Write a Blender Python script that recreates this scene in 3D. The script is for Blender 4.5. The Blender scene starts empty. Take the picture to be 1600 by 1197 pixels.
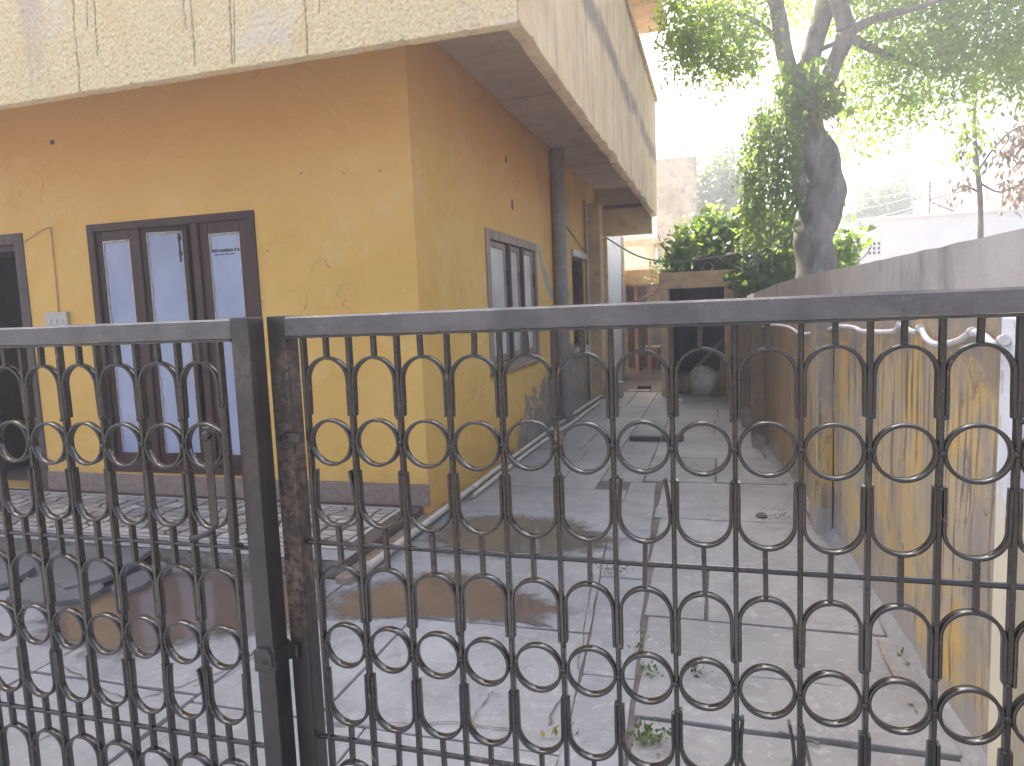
import bpy, bmesh, math, random
import numpy as np
from mathutils import Vector, Matrix, noise as mnoise

random.seed(7); rng = np.random.default_rng(7)
scene = bpy.context.scene
COL = scene.collection

# ------------------------------------------------------------------ camera
F, CX, CY = 1090.0, 800.0, 598.5            # in pixels of the 1600 x 1197 photograph
Rm = np.array([[0.95920489, -0.00847332, -0.28258481],
               [0.2799593, -0.11067141, 0.95361136],
               [-0.03935431, -0.99382093, -0.10378437]])
CAM = np.array([0.0, 0.0, 1.5])
cam = bpy.data.cameras.new('camera'); camo = bpy.data.objects.new('camera', cam); COL.objects.link(camo)
cam.sensor_fit = 'HORIZONTAL'; cam.sensor_width = 36.0; cam.lens = F / 1600 * 36
cam.clip_start = 0.05; cam.clip_end = 2000
m3 = Matrix([[Rm[i][0], -Rm[i][1], -Rm[i][2]] for i in range(3)])
camo.matrix_world = Matrix.Translation(Vector(CAM)) @ m3.to_4x4()
scene.camera = camo

# ------------------------------------------------------------------ sky, sun, exposure
SUN_AZ = math.radians(-34)                   # from +Y (up the alley) towards -X (over the house)
SUN_EL = math.radians(54)
world = bpy.data.worlds.new('World'); scene.world = world; world.use_nodes = True
wn = world.node_tree; wn.nodes.clear()
wo = wn.nodes.new('ShaderNodeOutputWorld'); wb = wn.nodes.new('ShaderNodeBackground')
sk = wn.nodes.new('ShaderNodeTexSky'); sk.sky_type = 'NISHITA'; sk.sun_disc = False
sk.sun_elevation = SUN_EL; sk.sun_rotation = SUN_AZ
sk.air_density = 0.8; sk.dust_density = 6.0; sk.ozone_density = 1.0
wb.inputs['Strength'].default_value = 0.15
wn.links.new(sk.outputs[0], wb.inputs[0]); wn.links.new(wb.outputs[0], wo.inputs[0])
sun = bpy.data.lights.new('sun', 'SUN'); suno = bpy.data.objects.new('sun', sun); COL.objects.link(suno)
sun.energy = 4.0; sun.angle = math.radians(0.53); sun.color = (1.0, 0.95, 0.86)
sd = Vector((math.sin(SUN_AZ) * math.cos(SUN_EL), math.cos(SUN_AZ) * math.cos(SUN_EL), math.sin(SUN_EL)))
suno.rotation_euler = sd.to_track_quat('Z', 'Y').to_euler(); suno.location = (-20, 30, 40)
vs = scene.view_settings
vs.view_transform = 'Standard'; vs.look = 'None'; vs.gamma = 1.0; vs.use_curve_mapping = False
vs.exposure = 2.0
scene.cycles.max_bounces = 8; scene.cycles.diffuse_bounces = 5; scene.cycles.transparent_max_bounces = 12
try:
    scene.cycles.use_denoising = True
    scene.cycles.denoiser = 'OPENIMAGEDENOISE'
except Exception:
    pass

# ------------------------------------------------------------------ helpers
def at(px, py, x=None, y=None, z=None):
    d = Rm @ np.array([(px - CX) / F, (py - CY) / F, 1.0])
    t = (x - CAM[0]) / d[0] if x is not None else (y - CAM[1]) / d[1] if y is not None else (z - CAM[2]) / d[2]
    return Vector(CAM + t * d)

def tag(o, label=None, cat=None, group=None, kind=None):
    if label: o['label'] = label
    if cat: o['category'] = cat
    if group: o['group'] = group
    if kind: o['kind'] = kind
    return o

def thing(name, loc, label, cat, group=None):
    o = bpy.data.objects.new(name, None); COL.objects.link(o)
    o.location = loc; o.empty_display_size = 0.1
    return tag(o, label, cat, group)

def attach(o, parent):
    if parent is not None:
        o.parent = parent
        p = parent; mw = Matrix.Identity(4); chain = []
        while p is not None:
            chain.append(p); p = p.parent
        for q in reversed(chain):
            mw = mw @ q.matrix_parent_inverse @ q.matrix_basis
        o.matrix_parent_inverse = mw.inverted()
    return o

def link_mesh(name, me, parent=None):
    o = bpy.data.objects.new(name, me); COL.objects.link(o)
    return attach(o, parent)

class MB:
    def __init__(s): s.v = []; s.f = []; s.sm = []
    def add(s, v, f, smooth=False):
        n = len(s.v); s.v += [tuple(p) for p in v]; s.f += [tuple(i + n for i in q) for q in f]
        s.sm += [smooth] * len(f); return s
    def box(s, x0, x1, y0, y1, z0, z1):
        v = [(x0,y0,z0),(x1,y0,z0),(x1,y1,z0),(x0,y1,z0),(x0,y0,z1),(x1,y0,z1),(x1,y1,z1),(x0,y1,z1)]
        return s.add(v, [(0,3,2,1),(4,5,6,7),(0,1,5,4),(1,2,6,5),(2,3,7,6),(3,0,4,7)])
    def obox(s, c, hx, hy, hz, rot=None):
        rot = rot or Matrix.Identity(3); c = Vector(c)
        v = [c + rot @ Vector((a*hx, b*hy, d*hz)) for d in (-1,1) for a, b in ((-1,-1),(1,-1),(1,1),(-1,1))]
        return s.add(v, [(0,3,2,1),(4,5,6,7),(0,1,5,4),(1,2,6,5),(2,3,7,6),(3,0,4,7)])
    def bar(s, a, b, w, h=None):
        a = Vector(a); b = Vector(b); d = b - a; q = d.to_track_quat('Z', 'Y').to_matrix()
        return s.obox((a + b) / 2, w / 2, (h or w) / 2, d.length / 2, q)
    def prism(s, poly, z0, z1):
        n = len(poly); zz0 = z0 if callable(z0) else (lambda x, y: z0); zz1 = z1 if callable(z1) else (lambda x, y: z1)
        v = [(x, y, zz0(x, y)) for x, y in poly] + [(x, y, zz1(x, y)) for x, y in poly]
        f = [tuple(reversed(range(n))), tuple(range(n, 2*n))] + [(i, (i+1) % n, n + (i+1) % n, n + i) for i in range(n)]
        return s.add(v, f)
    def tube(s, path, rad, n=10, caps=True, jit=0.0, jf=3.0, smooth=True):
        path = [Vector(p) for p in path]
        if not hasattr(rad, '__len__'): rad = [rad] * len(path)
        vs_ = []; fs = []; up = None
        for i, p in enumerate(path):
            t = (path[min(i+1, len(path)-1)] - path[max(i-1, 0)]).normalized()
            if up is None:
                up = Vector((0,0,1)) if abs(t.z) < 0.9 else Vector((1,0,0))
            a = t.cross(up)
            if a.length < 1e-5: a = t.cross(Vector((0.3, 1, 0.1)))
            a.normalize(); b = t.cross(a).normalized(); up = -b if False else up
            for k in range(n):
                th = 2*math.pi*k/n; dr = a*math.cos(th) + b*math.sin(th); r = rad[i]
                if jit: r *= 1 + jit * mnoise.noise((p + dr*rad[i]) * jf)
                vs_.append(p + dr*r)
        for i in range(len(path)-1):
            for k in range(n):
                fs.append((i*n+k, i*n+(k+1) % n, (i+1)*n+(k+1) % n, (i+1)*n+k))
        s.add(vs_, fs, smooth)
        if caps:
            m = len(path)-1
            s.add(vs_[:n], [tuple(range(n))]); s.add(vs_[m*n:], [tuple(reversed(range(n)))])
        return s
    def mesh(s, name, mat, bevel=0.0, seg=1):
        me = bpy.data.meshes.new(name); me.from_pydata(s.v, [], s.f)
        me.polygons.foreach_set('use_smooth', s.sm)
        bm = bmesh.new(); bm.from_mesh(me)
        if bevel:
            bmesh.ops.remove_doubles(bm, verts=bm.verts, dist=1e-5)
            es = [e for e in bm.edges if len(e.link_faces) == 2 and e.calc_face_angle(0) > 0.6]
            bmesh.ops.bevel(bm, geom=es, offset=bevel, segments=seg, affect='EDGES', profile=0.6, clamp_overlap=True)
        bmesh.ops.recalc_face_normals(bm, faces=bm.faces)
        bm.to_mesh(me); bm.free()
        me.materials.append(mat); return me
    def build(s, name, mat, parent=None, bevel=0.0, seg=1):
        return link_mesh(name, s.mesh(name, mat, bevel, seg), parent)

def smooth_path(pts, n=8):
    pts = [Vector(p) for p in pts]; out = []
    for i in range(len(pts)-1):
        p0, p1, p2, p3 = pts[max(i-1,0)], pts[i], pts[i+1], pts[min(i+2, len(pts)-1)]
        for k in range(n):
            t = k / n
            out.append(0.5*((2*p1) + (p2-p0)*t + (2*p0-5*p1+4*p2-p3)*t*t + (3*p1-p0-3*p2+p3)*t**3))
    out.append(pts[-1]); return out

# ------------------------------------------------------------------ material tools
class NT:
    def __init__(s, name):
        s.m = bpy.data.materials.new(name); s.m.use_nodes = True; s.t = s.m.node_tree
        s.b = s.t.nodes['Principled BSDF']; s.out = s.t.nodes['Material Output']
        s._pos = None
    def n(s, typ, **kw):
        o = s.t.nodes.new(typ)
        for k, v in kw.items(): setattr(o, k, v)
        return o
    def l(s, a, b): s.t.links.new(a, b)
    def pos(s, scale=(1,1,1), off=(0,0,0)):
        if s._pos is None: s._pos = s.n('ShaderNodeNewGeometry')
        mp = s.n('ShaderNodeMapping'); mp.inputs['Scale'].default_value = scale; mp.inputs['Location'].default_value = off
        s.l(s._pos.outputs['Position'], mp.inputs['Vector']); return mp.outputs[0]
    def noise(s, scale, detail=4, rough=0.6, stretch=(1,1,1), off=(0,0,0), dist=0.0):
        o = s.n('ShaderNodeTexNoise'); o.inputs['Scale'].default_value = scale
        o.inputs['Detail'].default_value = detail; o.inputs['Roughness'].default_value = rough
        o.inputs['Distortion'].default_value = dist
        s.l(s.pos(stretch, off), o.inputs['Vector']); return o.outputs['Fac']
    def voro(s, scale, stretch=(1,1,1), feature='F1'):
        o = s.n('ShaderNodeTexVoronoi', feature=feature); o.inputs['Scale'].default_value = scale
        s.l(s.pos(stretch), o.inputs['Vector']); return o.outputs[0]
    def ramp(s, fac, a, b, va=0.0, vb=1.0):
        o = s.n('ShaderNodeMapRange'); o.inputs['From Min'].default_value = a; o.inputs['From Max'].default_value = b
        o.inputs['To Min'].default_value = va; o.inputs['To Max'].default_value = vb; s.l(fac, o.inputs['Value']); return o.outputs[0]
    def math(s, op, a, b=None):
        o = s.n('ShaderNodeMath', operation=op)
        for i, q in enumerate((a, b)):
            if q is None: continue
            if isinstance(q, (int, float)): o.inputs[i].default_value = q
            else: s.l(q, o.inputs[i])
        return o.outputs[0]
    def mix(s, fac, a, b, typ='MIX'):
        o = s.n('ShaderNodeMixRGB', blend_type=typ)
        for i, q in ((0, fac), (1, a), (2, b)):
            if isinstance(q, (int, float)): o.inputs[i].default_value = q
            elif isinstance(q, tuple): o.inputs[i].default_value = (*q, 1)
            else: s.l(q, o.inputs[i])
        return o.outputs[0]
    def axis(s, ax):
        if s._pos is None: s._pos = s.n('ShaderNodeNewGeometry')
        o = s.n('ShaderNodeSeparateXYZ'); s.l(s._pos.outputs['Position'], o.inputs[0]); return o.outputs['XYZ'.index(ax)]
    def rnd(s):
        o = s.n('ShaderNodeObjectInfo'); return o.outputs['Random']
    def bump(s, h, strength=0.3, dist=0.01, prev=None):
        o = s.n('ShaderNodeBump'); o.inputs['Strength'].default_value = strength; o.inputs['Distance'].default_value = dist
        s.l(h, o.inputs['Height'])
        if prev is not None: s.l(prev, o.inputs['Normal'])
        return o.outputs[0]
    def done(s, col, rough=0.8, normal=None, metallic=0.0, spec=None, **kw):
        for k, q in (('Base Color', col), ('Roughness', rough), ('Metallic', metallic)):
            if isinstance(q, (int, float)): s.b.inputs[k].default_value = q
            elif isinstance(q, tuple): s.b.inputs[k].default_value = (*q, 1)
            else: s.l(q, s.b.inputs[k])
        if normal is not None: s.l(normal, s.b.inputs['Normal'])
        if spec is not None: s.b.inputs['Specular IOR Level'].default_value = spec
        for k, q in kw.items(): s.b.inputs[k.replace('_', ' ')].default_value = q
        return s.m

def simple(name, col, rough=0.7, var=0.25, scale=6.0, bump=0.15, bscale=60.0, bdist=0.004, metallic=0.0, rnd=0.0, dirt=None):
    t = NT(name); dark = tuple(c*(1-var) for c in col); lite = tuple(min(1, c*(1+var*0.6)) for c in col)
    c = t.mix(t.ramp(t.noise(scale, 5), 0.3, 0.7), dark, lite)
    if dirt: c = t.mix(t.ramp(t.noise(scale*2.3, 6, 0.7, off=(3,1,7)), 0.52, 0.68), c, dirt)
    if rnd: c = t.mix(t.ramp(t.rnd(), 0, 1, 0, rnd), c, tuple(q*0.35 for q in col))
    return t.done(c, rough, t.bump(t.noise(bscale, 4), bump, bdist), metallic)

# --- house paint
def paint_yellow():
    t = NT('yellow_paint')
    c = t.mix(t.ramp(t.noise(0.9, 4), 0.35, 0.65), (0.72, 0.425, 0.09), (0.80, 0.50, 0.135))
    c = t.mix(t.ramp(t.noise(5, 5, 0.7), 0.50, 0.75, 0, 0.4), c, (0.62, 0.34, 0.07))
    c = t.mix(t.ramp(t.noise(14, 4, 0.6, off=(5,2,9)), 0.66, 0.72, 0, 0.5), c, (0.80, 0.58, 0.22))
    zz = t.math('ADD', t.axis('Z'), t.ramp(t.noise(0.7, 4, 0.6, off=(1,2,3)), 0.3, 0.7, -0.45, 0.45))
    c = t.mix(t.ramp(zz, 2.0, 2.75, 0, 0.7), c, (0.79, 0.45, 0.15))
    zs = t.math('ADD', t.axis('Z'), t.ramp(t.noise(6, 6, 0.7, off=(4,4,4)), 0.3, 0.7, -0.16, 0.16))
    c = t.mix(t.ramp(zs, 0.20, 0.45, 0.35, 0), c, (0.46, 0.29, 0.11))
    c = t.mix(t.ramp(t.noise(2.1, 6, 0.7, off=(8,8,1), dist=.8), 0.56, 0.60, 0, 0.22), c, (0.82, 0.60, 0.26))
    # peeled plaster low on the alley side: a mask with its own ragged shape
    y = t.axis('Y'); z = t.axis('Z'); x = t.axis('X')
    slope = t.math('ADD', t.math('MULTIPLY', t.math('SUBTRACT', y, 6.6), 0.33), 0.0)
    edge = t.math('SUBTRACT', t.math('MINIMUM', slope, 1.0), z)
    edge = t.math('ADD', edge, t.ramp(t.noise(2.2, 6, 0.65), 0.2, 0.8, -0.55, 0.55))
    peel = t.math('MULTIPLY', t.ramp(edge, -0.02, 0.02), t.ramp(y, 6.0, 6.4))
    pc = t.mix(t.ramp(t.noise(7, 6, 0.7), 0.35, 0.65), (0.20, 0.15, 0.10), (0.40, 0.36, 0.30))
    c = t.mix(peel, c, pc)
    # loose scar beside the shuttered window
    d = t.math('ADD', t.math('MULTIPLY', t.math('SUBTRACT', y, 8.25), 1.0), t.math('MULTIPLY', t.math('SUBTRACT', z, 2.1), 1.1))
    d = t.math('ABSOLUTE', t.math('ADD', d, t.ramp(t.noise(4, 4), 0, 1, -0.25, 0.25)))
    sc = t.math('MULTIPLY', t.ramp(d, 0.10, 0.13, 1, 0), t.math('MULTIPLY', t.ramp(z, 1.62, 1.66), t.ramp(z, 2.22, 2.26, 1, 0)))
    sc = t.math('MULTIPLY', sc, t.ramp(y, 7.9, 8.0))
    c = t.mix(sc, c, (0.42, 0.40, 0.36))
    # smoke-dark weathering round the downpipe
    g = t.math('MULTIPLY', t.ramp(t.noise(1.1, 5, 0.65, stretch=(1,1,0.5)), 0.45, 0.62, 0, 0.4), t.ramp(y, 7.6, 8.6))
    c = t.mix(g, c, (0.30, 0.23, 0.15))
    h = t.math('ADD', t.math('MULTIPLY', t.noise(38, 4), 0.6), t.math('MULTIPLY', t.noise(4, 3), 2.0))
    h = t.math('SUBTRACT', h, t.math('MULTIPLY', peel, 1.5))
    hair = t.n('ShaderNodeTexVoronoi', feature='DISTANCE_TO_EDGE'); hair.inputs['Scale'].default_value = 0.75
    wob = t.n('ShaderNodeVectorMath', operation='ADD'); nn = t.n('ShaderNodeTexNoise'); nn.inputs['Scale'].default_value = 2.5; nn.inputs['Detail'].default_value = 6
    t.l(t.pos(), nn.inputs['Vector']); t.l(t.pos(), wob.inputs[0]); t.l(nn.outputs['Color'], wob.inputs[1]); t.l(wob.outputs[0], hair.inputs['Vector'])
    hc = t.math('MULTIPLY', t.ramp(hair.outputs[0], 0.0015, 0.004, 1, 0), t.ramp(t.noise(1.2, 3, off=(5,5,5)), 0.52, 0.58, 0, 0.55))
    c = t.mix(hc, c, (0.28, 0.16, 0.05))
    return t.done(c, t.ramp(t.noise(6, 3), 0.3, 0.7, 0.55, 0.8), t.bump(h, 0.4, 0.006, t.bump(t.noise(2.2, 4, 0.6), 0.35, 0.06)))

def stucco():
    t = NT('cream_stucco')
    c = t.mix(t.ramp(t.noise(58, 4, 0.7), 0.36, 0.60), (0.70, 0.52, 0.27), (0.92, 0.77, 0.48))
    c = t.mix(t.ramp(t.noise(3.2, 5, 0.65), 0.52, 0.72, 0, 0.55), c, (0.78, 0.58, 0.27))
    c = t.mix(t.ramp(t.noise(2.0, 5, 0.6, off=(9,4,2)), 0.58, 0.70, 0, 0.6), c, (0.78, 0.72, 0.60))
    c = t.mix(t.ramp(t.noise(1.3, 3, 0.6, stretch=(3,3,0.35), off=(2,0,0)), 0.60, 0.72, 0, 0.55), c, (0.56, 0.47, 0.39))
    a = t.n('ShaderNodeAttribute', attribute_name='crack')
    c = t.mix(t.math('MULTIPLY', a.outputs['Fac'], 0.8), c, (0.10, 0.075, 0.06))
    return t.done(c, 0.9, t.bump(t.noise(130, 3), 0.3, 0.004))

def parapet_side():
    t = NT('weathered_parapet')
    c = t.mix(t.ramp(t.noise(2.0, 5, 0.65), 0.35, 0.65), (0.64, 0.47, 0.27), (0.78, 0.61, 0.39))
    st = t.ramp(t.noise(5.5, 5, 0.65, stretch=(1, 1.6, 0.16)), 0.50, 0.70, 0, 0.55)
    c = t.mix(st, c, (0.30, 0.24, 0.18))
    z = t.axis('Z'); w = t.math('ABSOLUTE', t.math('SUBTRACT', z, t.ramp(t.noise(1.5, 4), 0.3, 0.7, 3.93, 4.06)))
    band = t.math('MULTIPLY', t.ramp(w, 0.06, 0.16, 1, 0), t.ramp(t.noise(2.2, 5, off=(0,5,0)), 0.3, 0.5, 0.2, 0.8))
    c = t.mix(band, c, (0.20, 0.17, 0.15))
    a = t.n('ShaderNodeAttribute', attribute_name='crack')
    c = t.mix(t.math('MULTIPLY', a.outputs['Fac'], 0.8), c, (0.10, 0.07, 0.05))
    return t.done(c, 0.88, t.bump(t.noise(55, 4), 0.35, 0.006))

def gate_paint():
    t = NT('dark_gate_paint')
    c = t.mix(t.ramp(t.noise(9, 5, 0.7), 0.35, 0.65), (0.014, 0.0125, 0.012), (0.034, 0.030, 0.028))
    rust = t.ramp(t.noise(23, 6, 0.72, stretch=(1,1,0.55)), 0.62, 0.72, 0, 0.8)
    c = t.mix(rust, c, t.mix(t.noise(70, 3), (0.11, 0.06, 0.038), (0.26, 0.15, 0.10)))
    r = t.math('ADD', t.ramp(t.noise(16, 4), 0.3, 0.7, 0.07, 0.22), t.math('MULTIPLY', rust, 0.35))
    h = t.math('ADD', t.noise(45, 4, 0.6), t.math('MULTIPLY', t.noise(160, 3), 0.35))
    return t.done(c, r, t.bump(h, 0.4, 0.002), spec=0.7)

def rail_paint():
    t = NT('sky_lit_rail_paint')
    c = t.mix(t.ramp(t.noise(11, 6, 0.7), 0.35, 0.65), (0.075, 0.069, 0.067), (0.135, 0.125, 0.12))  # paler than the bars: sky reflection painted into the rail colour
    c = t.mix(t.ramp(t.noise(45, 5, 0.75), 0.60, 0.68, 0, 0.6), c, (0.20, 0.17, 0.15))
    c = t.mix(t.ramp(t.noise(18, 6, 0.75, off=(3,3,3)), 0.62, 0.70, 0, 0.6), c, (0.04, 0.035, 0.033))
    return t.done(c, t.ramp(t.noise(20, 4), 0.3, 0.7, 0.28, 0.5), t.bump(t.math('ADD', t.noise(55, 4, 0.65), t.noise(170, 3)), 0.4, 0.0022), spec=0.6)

def post_paint(name, za, zb, amt):
    t = NT(name)
    c = t.mix(t.ramp(t.noise(9, 5, 0.7), 0.35, 0.65), (0.018, 0.016, 0.015), (0.040, 0.035, 0.033))
    z = t.axis('Z')
    zone = t.math('MULTIPLY', t.ramp(t.noise(7.0, 5, 0.65, stretch=(1,1,0.5)), 0.40, 0.60), t.math('MULTIPLY', t.ramp(z, za, za+.15), t.ramp(z, zb, zb+.06, amt, amt*.12)))
    rust = t.math('MULTIPLY', t.ramp(t.noise(60, 5, 0.75), 0.42, 0.58, 0, 0.9), zone)
    c = t.mix(rust, c, t.mix(t.noise(110, 3), (0.13, 0.08, 0.055), (0.33, 0.21, 0.15)))
    return t.done(c, t.math('ADD', t.ramp(t.noise(16, 4), 0.3, 0.7, 0.30, 0.48), t.math('MULTIPLY', rust, 0.15)),
                  t.bump(t.math('ADD', t.noise(75, 4, 0.65), t.math('MULTIPLY', rust, 0.6)), 0.5, 0.003), spec=0.6)

def concrete(name, a, b, rnd=0.3, moss=0.0):
    t = NT(name)
    c = t.mix(t.ramp(t.noise(1.3, 6, 0.65), 0.35, 0.68), a, b)
    c = t.mix(t.ramp(t.rnd(), 0, 1, 0, rnd), c, tuple(q*0.62 for q in a))
    c = t.mix(t.ramp(t.noise(0.55, 5, 0.6, off=(2,7,0)), 0.40, 0.62, 0, 0.55), c, tuple(q*0.62 for q in a))
    c = t.mix(t.ramp(t.noise(5.0, 7, 0.75, off=(4,4,0), dist=0.6), 0.50, 0.66, 0, 0.6), c, tuple(q*0.58 for q in a))
    c = t.mix(t.ramp(t.noise(17, 6, 0.75, off=(1,9,0)), 0.54, 0.66, 0, 0.45), c, tuple(min(.7, q*1.25) for q in b))
    c = t.mix(t.ramp(t.noise(60, 3, 0.6), 0.62, 0.72, 0, 0.5), c, (0.16, 0.14, 0.12))
    if moss: c = t.mix(t.ramp(t.noise(2.4, 6, 0.7, off=(1,8,0)), 0.60, 0.70, 0, moss), c, (0.11, 0.11, 0.06))
    h = t.math('ADD', t.math('MULTIPLY', t.noise(7, 5), 2.5), t.noise(95, 4, 0.7))
    return t.done(c, t.ramp(t.noise(2.4, 4), 0.35, 0.65, 0.55, 0.85), t.bump(h, 0.35, 0.005))

def stained_wall():
    t = NT('stained_yellow_wall')
    c = t.mix(t.ramp(t.noise(2.2, 6, 0.7), 0.40, 0.60), (0.48, 0.41, 0.29), (0.54, 0.42, 0.22))
    flake = t.ramp(t.noise(7.5, 7, 0.75, stretch=(1,1,0.45), off=(2,6,1)), 0.47, 0.495)        # what is left of the yellow coat
    flake = t.math('MULTIPLY', flake, t.ramp(t.noise(1.6, 4, off=(6,1,4)), 0.40, 0.55, 0.15, 1.0))
    c = t.mix(flake, c, t.mix(t.noise(9, 4), (0.60, 0.36, 0.08), (0.66, 0.47, 0.18)))
    grey = t.ramp(t.noise(3.0, 7, 0.72, stretch=(1,1,0.6), off=(3,0,0)), 0.50, 0.58, 0, 0.8)
    c = t.mix(grey, c, (0.33, 0.30, 0.265))
    scab = t.ramp(t.noise(11, 7, 0.78, stretch=(1,1,0.6), off=(8,2,5)), 0.58, 0.61, 0, 0.75)
    scab = t.math('MULTIPLY', scab, t.ramp(t.noise(1.4, 3, off=(1,4,2)), 0.42, 0.58))
    c = t.mix(scab, c, (0.16, 0.105, 0.065))
    strk = t.ramp(t.noise(30, 4, 0.6, stretch=(1,1,0.035)), 0.52, 0.58, 0, 0.85)
    strk = t.math('MULTIPLY', strk, t.ramp(t.noise(2.3, 4, stretch=(1,1,.6), off=(0,0,4)), 0.42, 0.60, 0.05, 1.0))
    c = t.mix(strk, c, (0.13, 0.095, 0.065))
    wide = t.ramp(t.noise(5, 5, 0.65, stretch=(1,1,0.10), off=(5,5,5)), 0.50, 0.66, 0, 0.6)
    c = t.mix(wide, c, (0.30, 0.26, 0.22))
    y = t.axis('Y')
    soot = t.math('MULTIPLY', t.ramp(y, 4.4, 7.4, 0, 0.85), t.ramp(t.noise(1.8, 5, 0.6), 0.3, 0.6, 0.55, 1.0))
    c = t.mix(soot, c, (0.13, 0.095, 0.07))
    z = t.axis('Z')
    mould = t.math('ADD', t.ramp(z, 1.05, 1.42, -0.4, 0.5), t.ramp(t.noise(3.0, 6, 0.7, off=(3,3,3)), 0.3, 0.7, -0.5, 0.5))
    c = t.mix(t.ramp(mould, 0.05, 0.30, 0, 0.7), c, (0.22, 0.205, 0.19))
    damp = t.math('ADD', t.ramp(z, 0.0, 0.40, 0.45, -0.4), t.ramp(t.noise(4, 6, 0.7), 0.3, 0.7, -0.4, 0.4))
    c = t.mix(t.ramp(damp, 0.05, 0.25, 0, 0.75), c, (0.36, 0.345, 0.33))
    h = t.math('ADD', t.math('MULTIPLY', t.noise(5, 5), 2.2), t.math('ADD', t.noise(60, 4, 0.7), t.math('MULTIPLY', flake, 0.8)))
    return t.done(c, 0.85, t.bump(h, 0.4, 0.006))

def pier_white():
    t = NT('flaking_whitewash')
    z = t.axis('Z')
    c = t.mix(t.ramp(t.noise(3.0, 5), 0.4, 0.6), (0.70, 0.73, 0.80), (0.78, 0.80, 0.84))
    low = t.ramp(t.math('ADD', z, t.ramp(t.noise(7, 6, 0.7), 0.3, 0.7, -0.15, 0.15)), 0.78, 0.86, 0.9, 0)
    c = t.mix(low, c, (0.74, 0.66, 0.46))
    fl = t.ramp(t.noise(14, 6, 0.75, stretch=(1,1,.5)), 0.56, 0.59, 0, 0.8)
    c = t.mix(t.math('MULTIPLY', fl, t.ramp(z, 0.7, 1.25, .25, 1)), c, (0.55, 0.50, 0.42))
    return t.done(c, 0.8, t.bump(t.math('ADD', t.noise(40, 4), fl), 0.3, 0.004))

def grey_plaster():
    t = NT('grey_cement_plaster')
    c = t.mix(t.ramp(t.noise(1.6, 5, 0.6), 0.35, 0.65), (0.36, 0.35, 0.34), (0.50, 0.485, 0.47))
    c = t.mix(t.ramp(t.noise(3.5, 5, 0.65, stretch=(1,1,0.4), off=(7,3,0)), 0.54, 0.68, 0, 0.8), c, (0.22, 0.21, 0.20))
    c = t.mix(t.ramp(t.noise(12, 4, 0.65, stretch=(1,1,0.14)), 0.56, 0.70, 0, 0.5), c, (0.24, 0.22, 0.20))
    return t.done(c, 0.88, t.bump(t.math('ADD', t.math('MULTIPLY', t.noise(4, 5), 2), t.noise(70, 4)), 0.3, 0.006))

def leaf_mat(name, col, trans, gloss=0.35, tw=0.5):
    t = NT(name); t.t.nodes.remove(t.b)
    r = t.noise(3.1, 3, 0.6)
    fine = t.noise(14, 2)
    k = t.math('ADD', t.math('MULTIPLY', r, 0.6), t.math('MULTIPLY', fine, 0.4))
    c = t.mix(t.ramp(k, 0.35, 0.65), tuple(q*0.6 for q in col), tuple(q*1.35 for q in col))
    ct = t.mix(t.ramp(k, 0.35, 0.65), tuple(q*0.7 for q in trans), tuple(q*1.3 for q in trans))
    p = t.n('ShaderNodeBsdfPrincipled'); t.l(c, p.inputs['Base Color']); p.inputs['Roughness'].default_value = gloss
    tr = t.n('ShaderNodeBsdfTranslucent'); t.l(ct, tr.inputs['Color'])
    mx = t.n('ShaderNodeMixShader'); mx.inputs[0].default_value = tw
    t.l(p.outputs[0], mx.inputs[1]); t.l(tr.outputs[0], mx.inputs[2]); t.l(mx.outputs[0], t.out.inputs[0])
    return t.m

def bark():
    t = NT('tree_bark')
    c = t.mix(t.ramp(t.noise(6, 6, 0.7, stretch=(1,1,0.35)), 0.35, 0.65), (0.12, 0.105, 0.095), (0.34, 0.31, 0.285))
    return t.done(c, 0.9, t.bump(t.noise(11, 6, 0.7, stretch=(1,1,0.3)), 0.7, 0.03))

def frosted(name, a, b, rough=0.35):
    t = NT(name)
    c = t.mix(t.ramp(t.noise(1.6, 3), 0.3, 0.7), a, b)
    c = t.mix(t.ramp(t.noise(9, 4, stretch=(1,1,0.3)), 0.55, 0.75, 0, 0.25), c, tuple(q*1.3 for q in b))
    return t.done(c, rough, t.bump(t.noise(7, 4, stretch=(1.6,1.6,.35)), 0.3, 0.01), spec=0.7)

def old_wood(name, a, b, grain=(1,1,0.05), rough=0.6):
    t = NT(name)
    c = t.mix(t.ramp(t.noise(22, 5, 0.65, stretch=grain), 0.35, 0.65), a, b)
    c = t.mix(t.ramp(t.noise(5, 4), 0.55, 0.7, 0, 0.4), c, tuple(q*0.6 for q in a))
    return t.done(c, rough, t.bump(t.noise(40, 4, stretch=grain), 0.25, 0.003))

def water(name, ca, cb):
    t = NT(name)
    c = t.mix(t.ramp(t.noise(2.5, 5, 0.65), 0.3, 0.7), ca, cb)
    c = t.mix(t.ramp(t.noise(22, 5, 0.7), 0.60, 0.70, 0, 0.35), c, tuple(q*1.6 for q in cb))
    a = t.n('ShaderNodeAttribute', attribute_name='depth')
    d = t.math('ADD', a.outputs['Fac'], t.ramp(t.noise(16, 6, 0.7), 0.25, 0.75, -0.45, 0.45))
    c = t.mix(t.ramp(d, 0.55, 0.80), (0.17, 0.165, 0.16), c)
    alpha = t.math('ADD', t.ramp(d, 0.10, 0.55, 0, 0.5), t.ramp(d, 0.55, 0.80, 0, 0.5))
    r = t.ramp(d, 0.50, 0.85, 0.5, 0.05)
    m = t.done(c, r, t.bump(t.noise(9, 2), 0.02, 0.002), spec=0.5)
    t.l(alpha, t.b.inputs['Alpha'])
    return m

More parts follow.
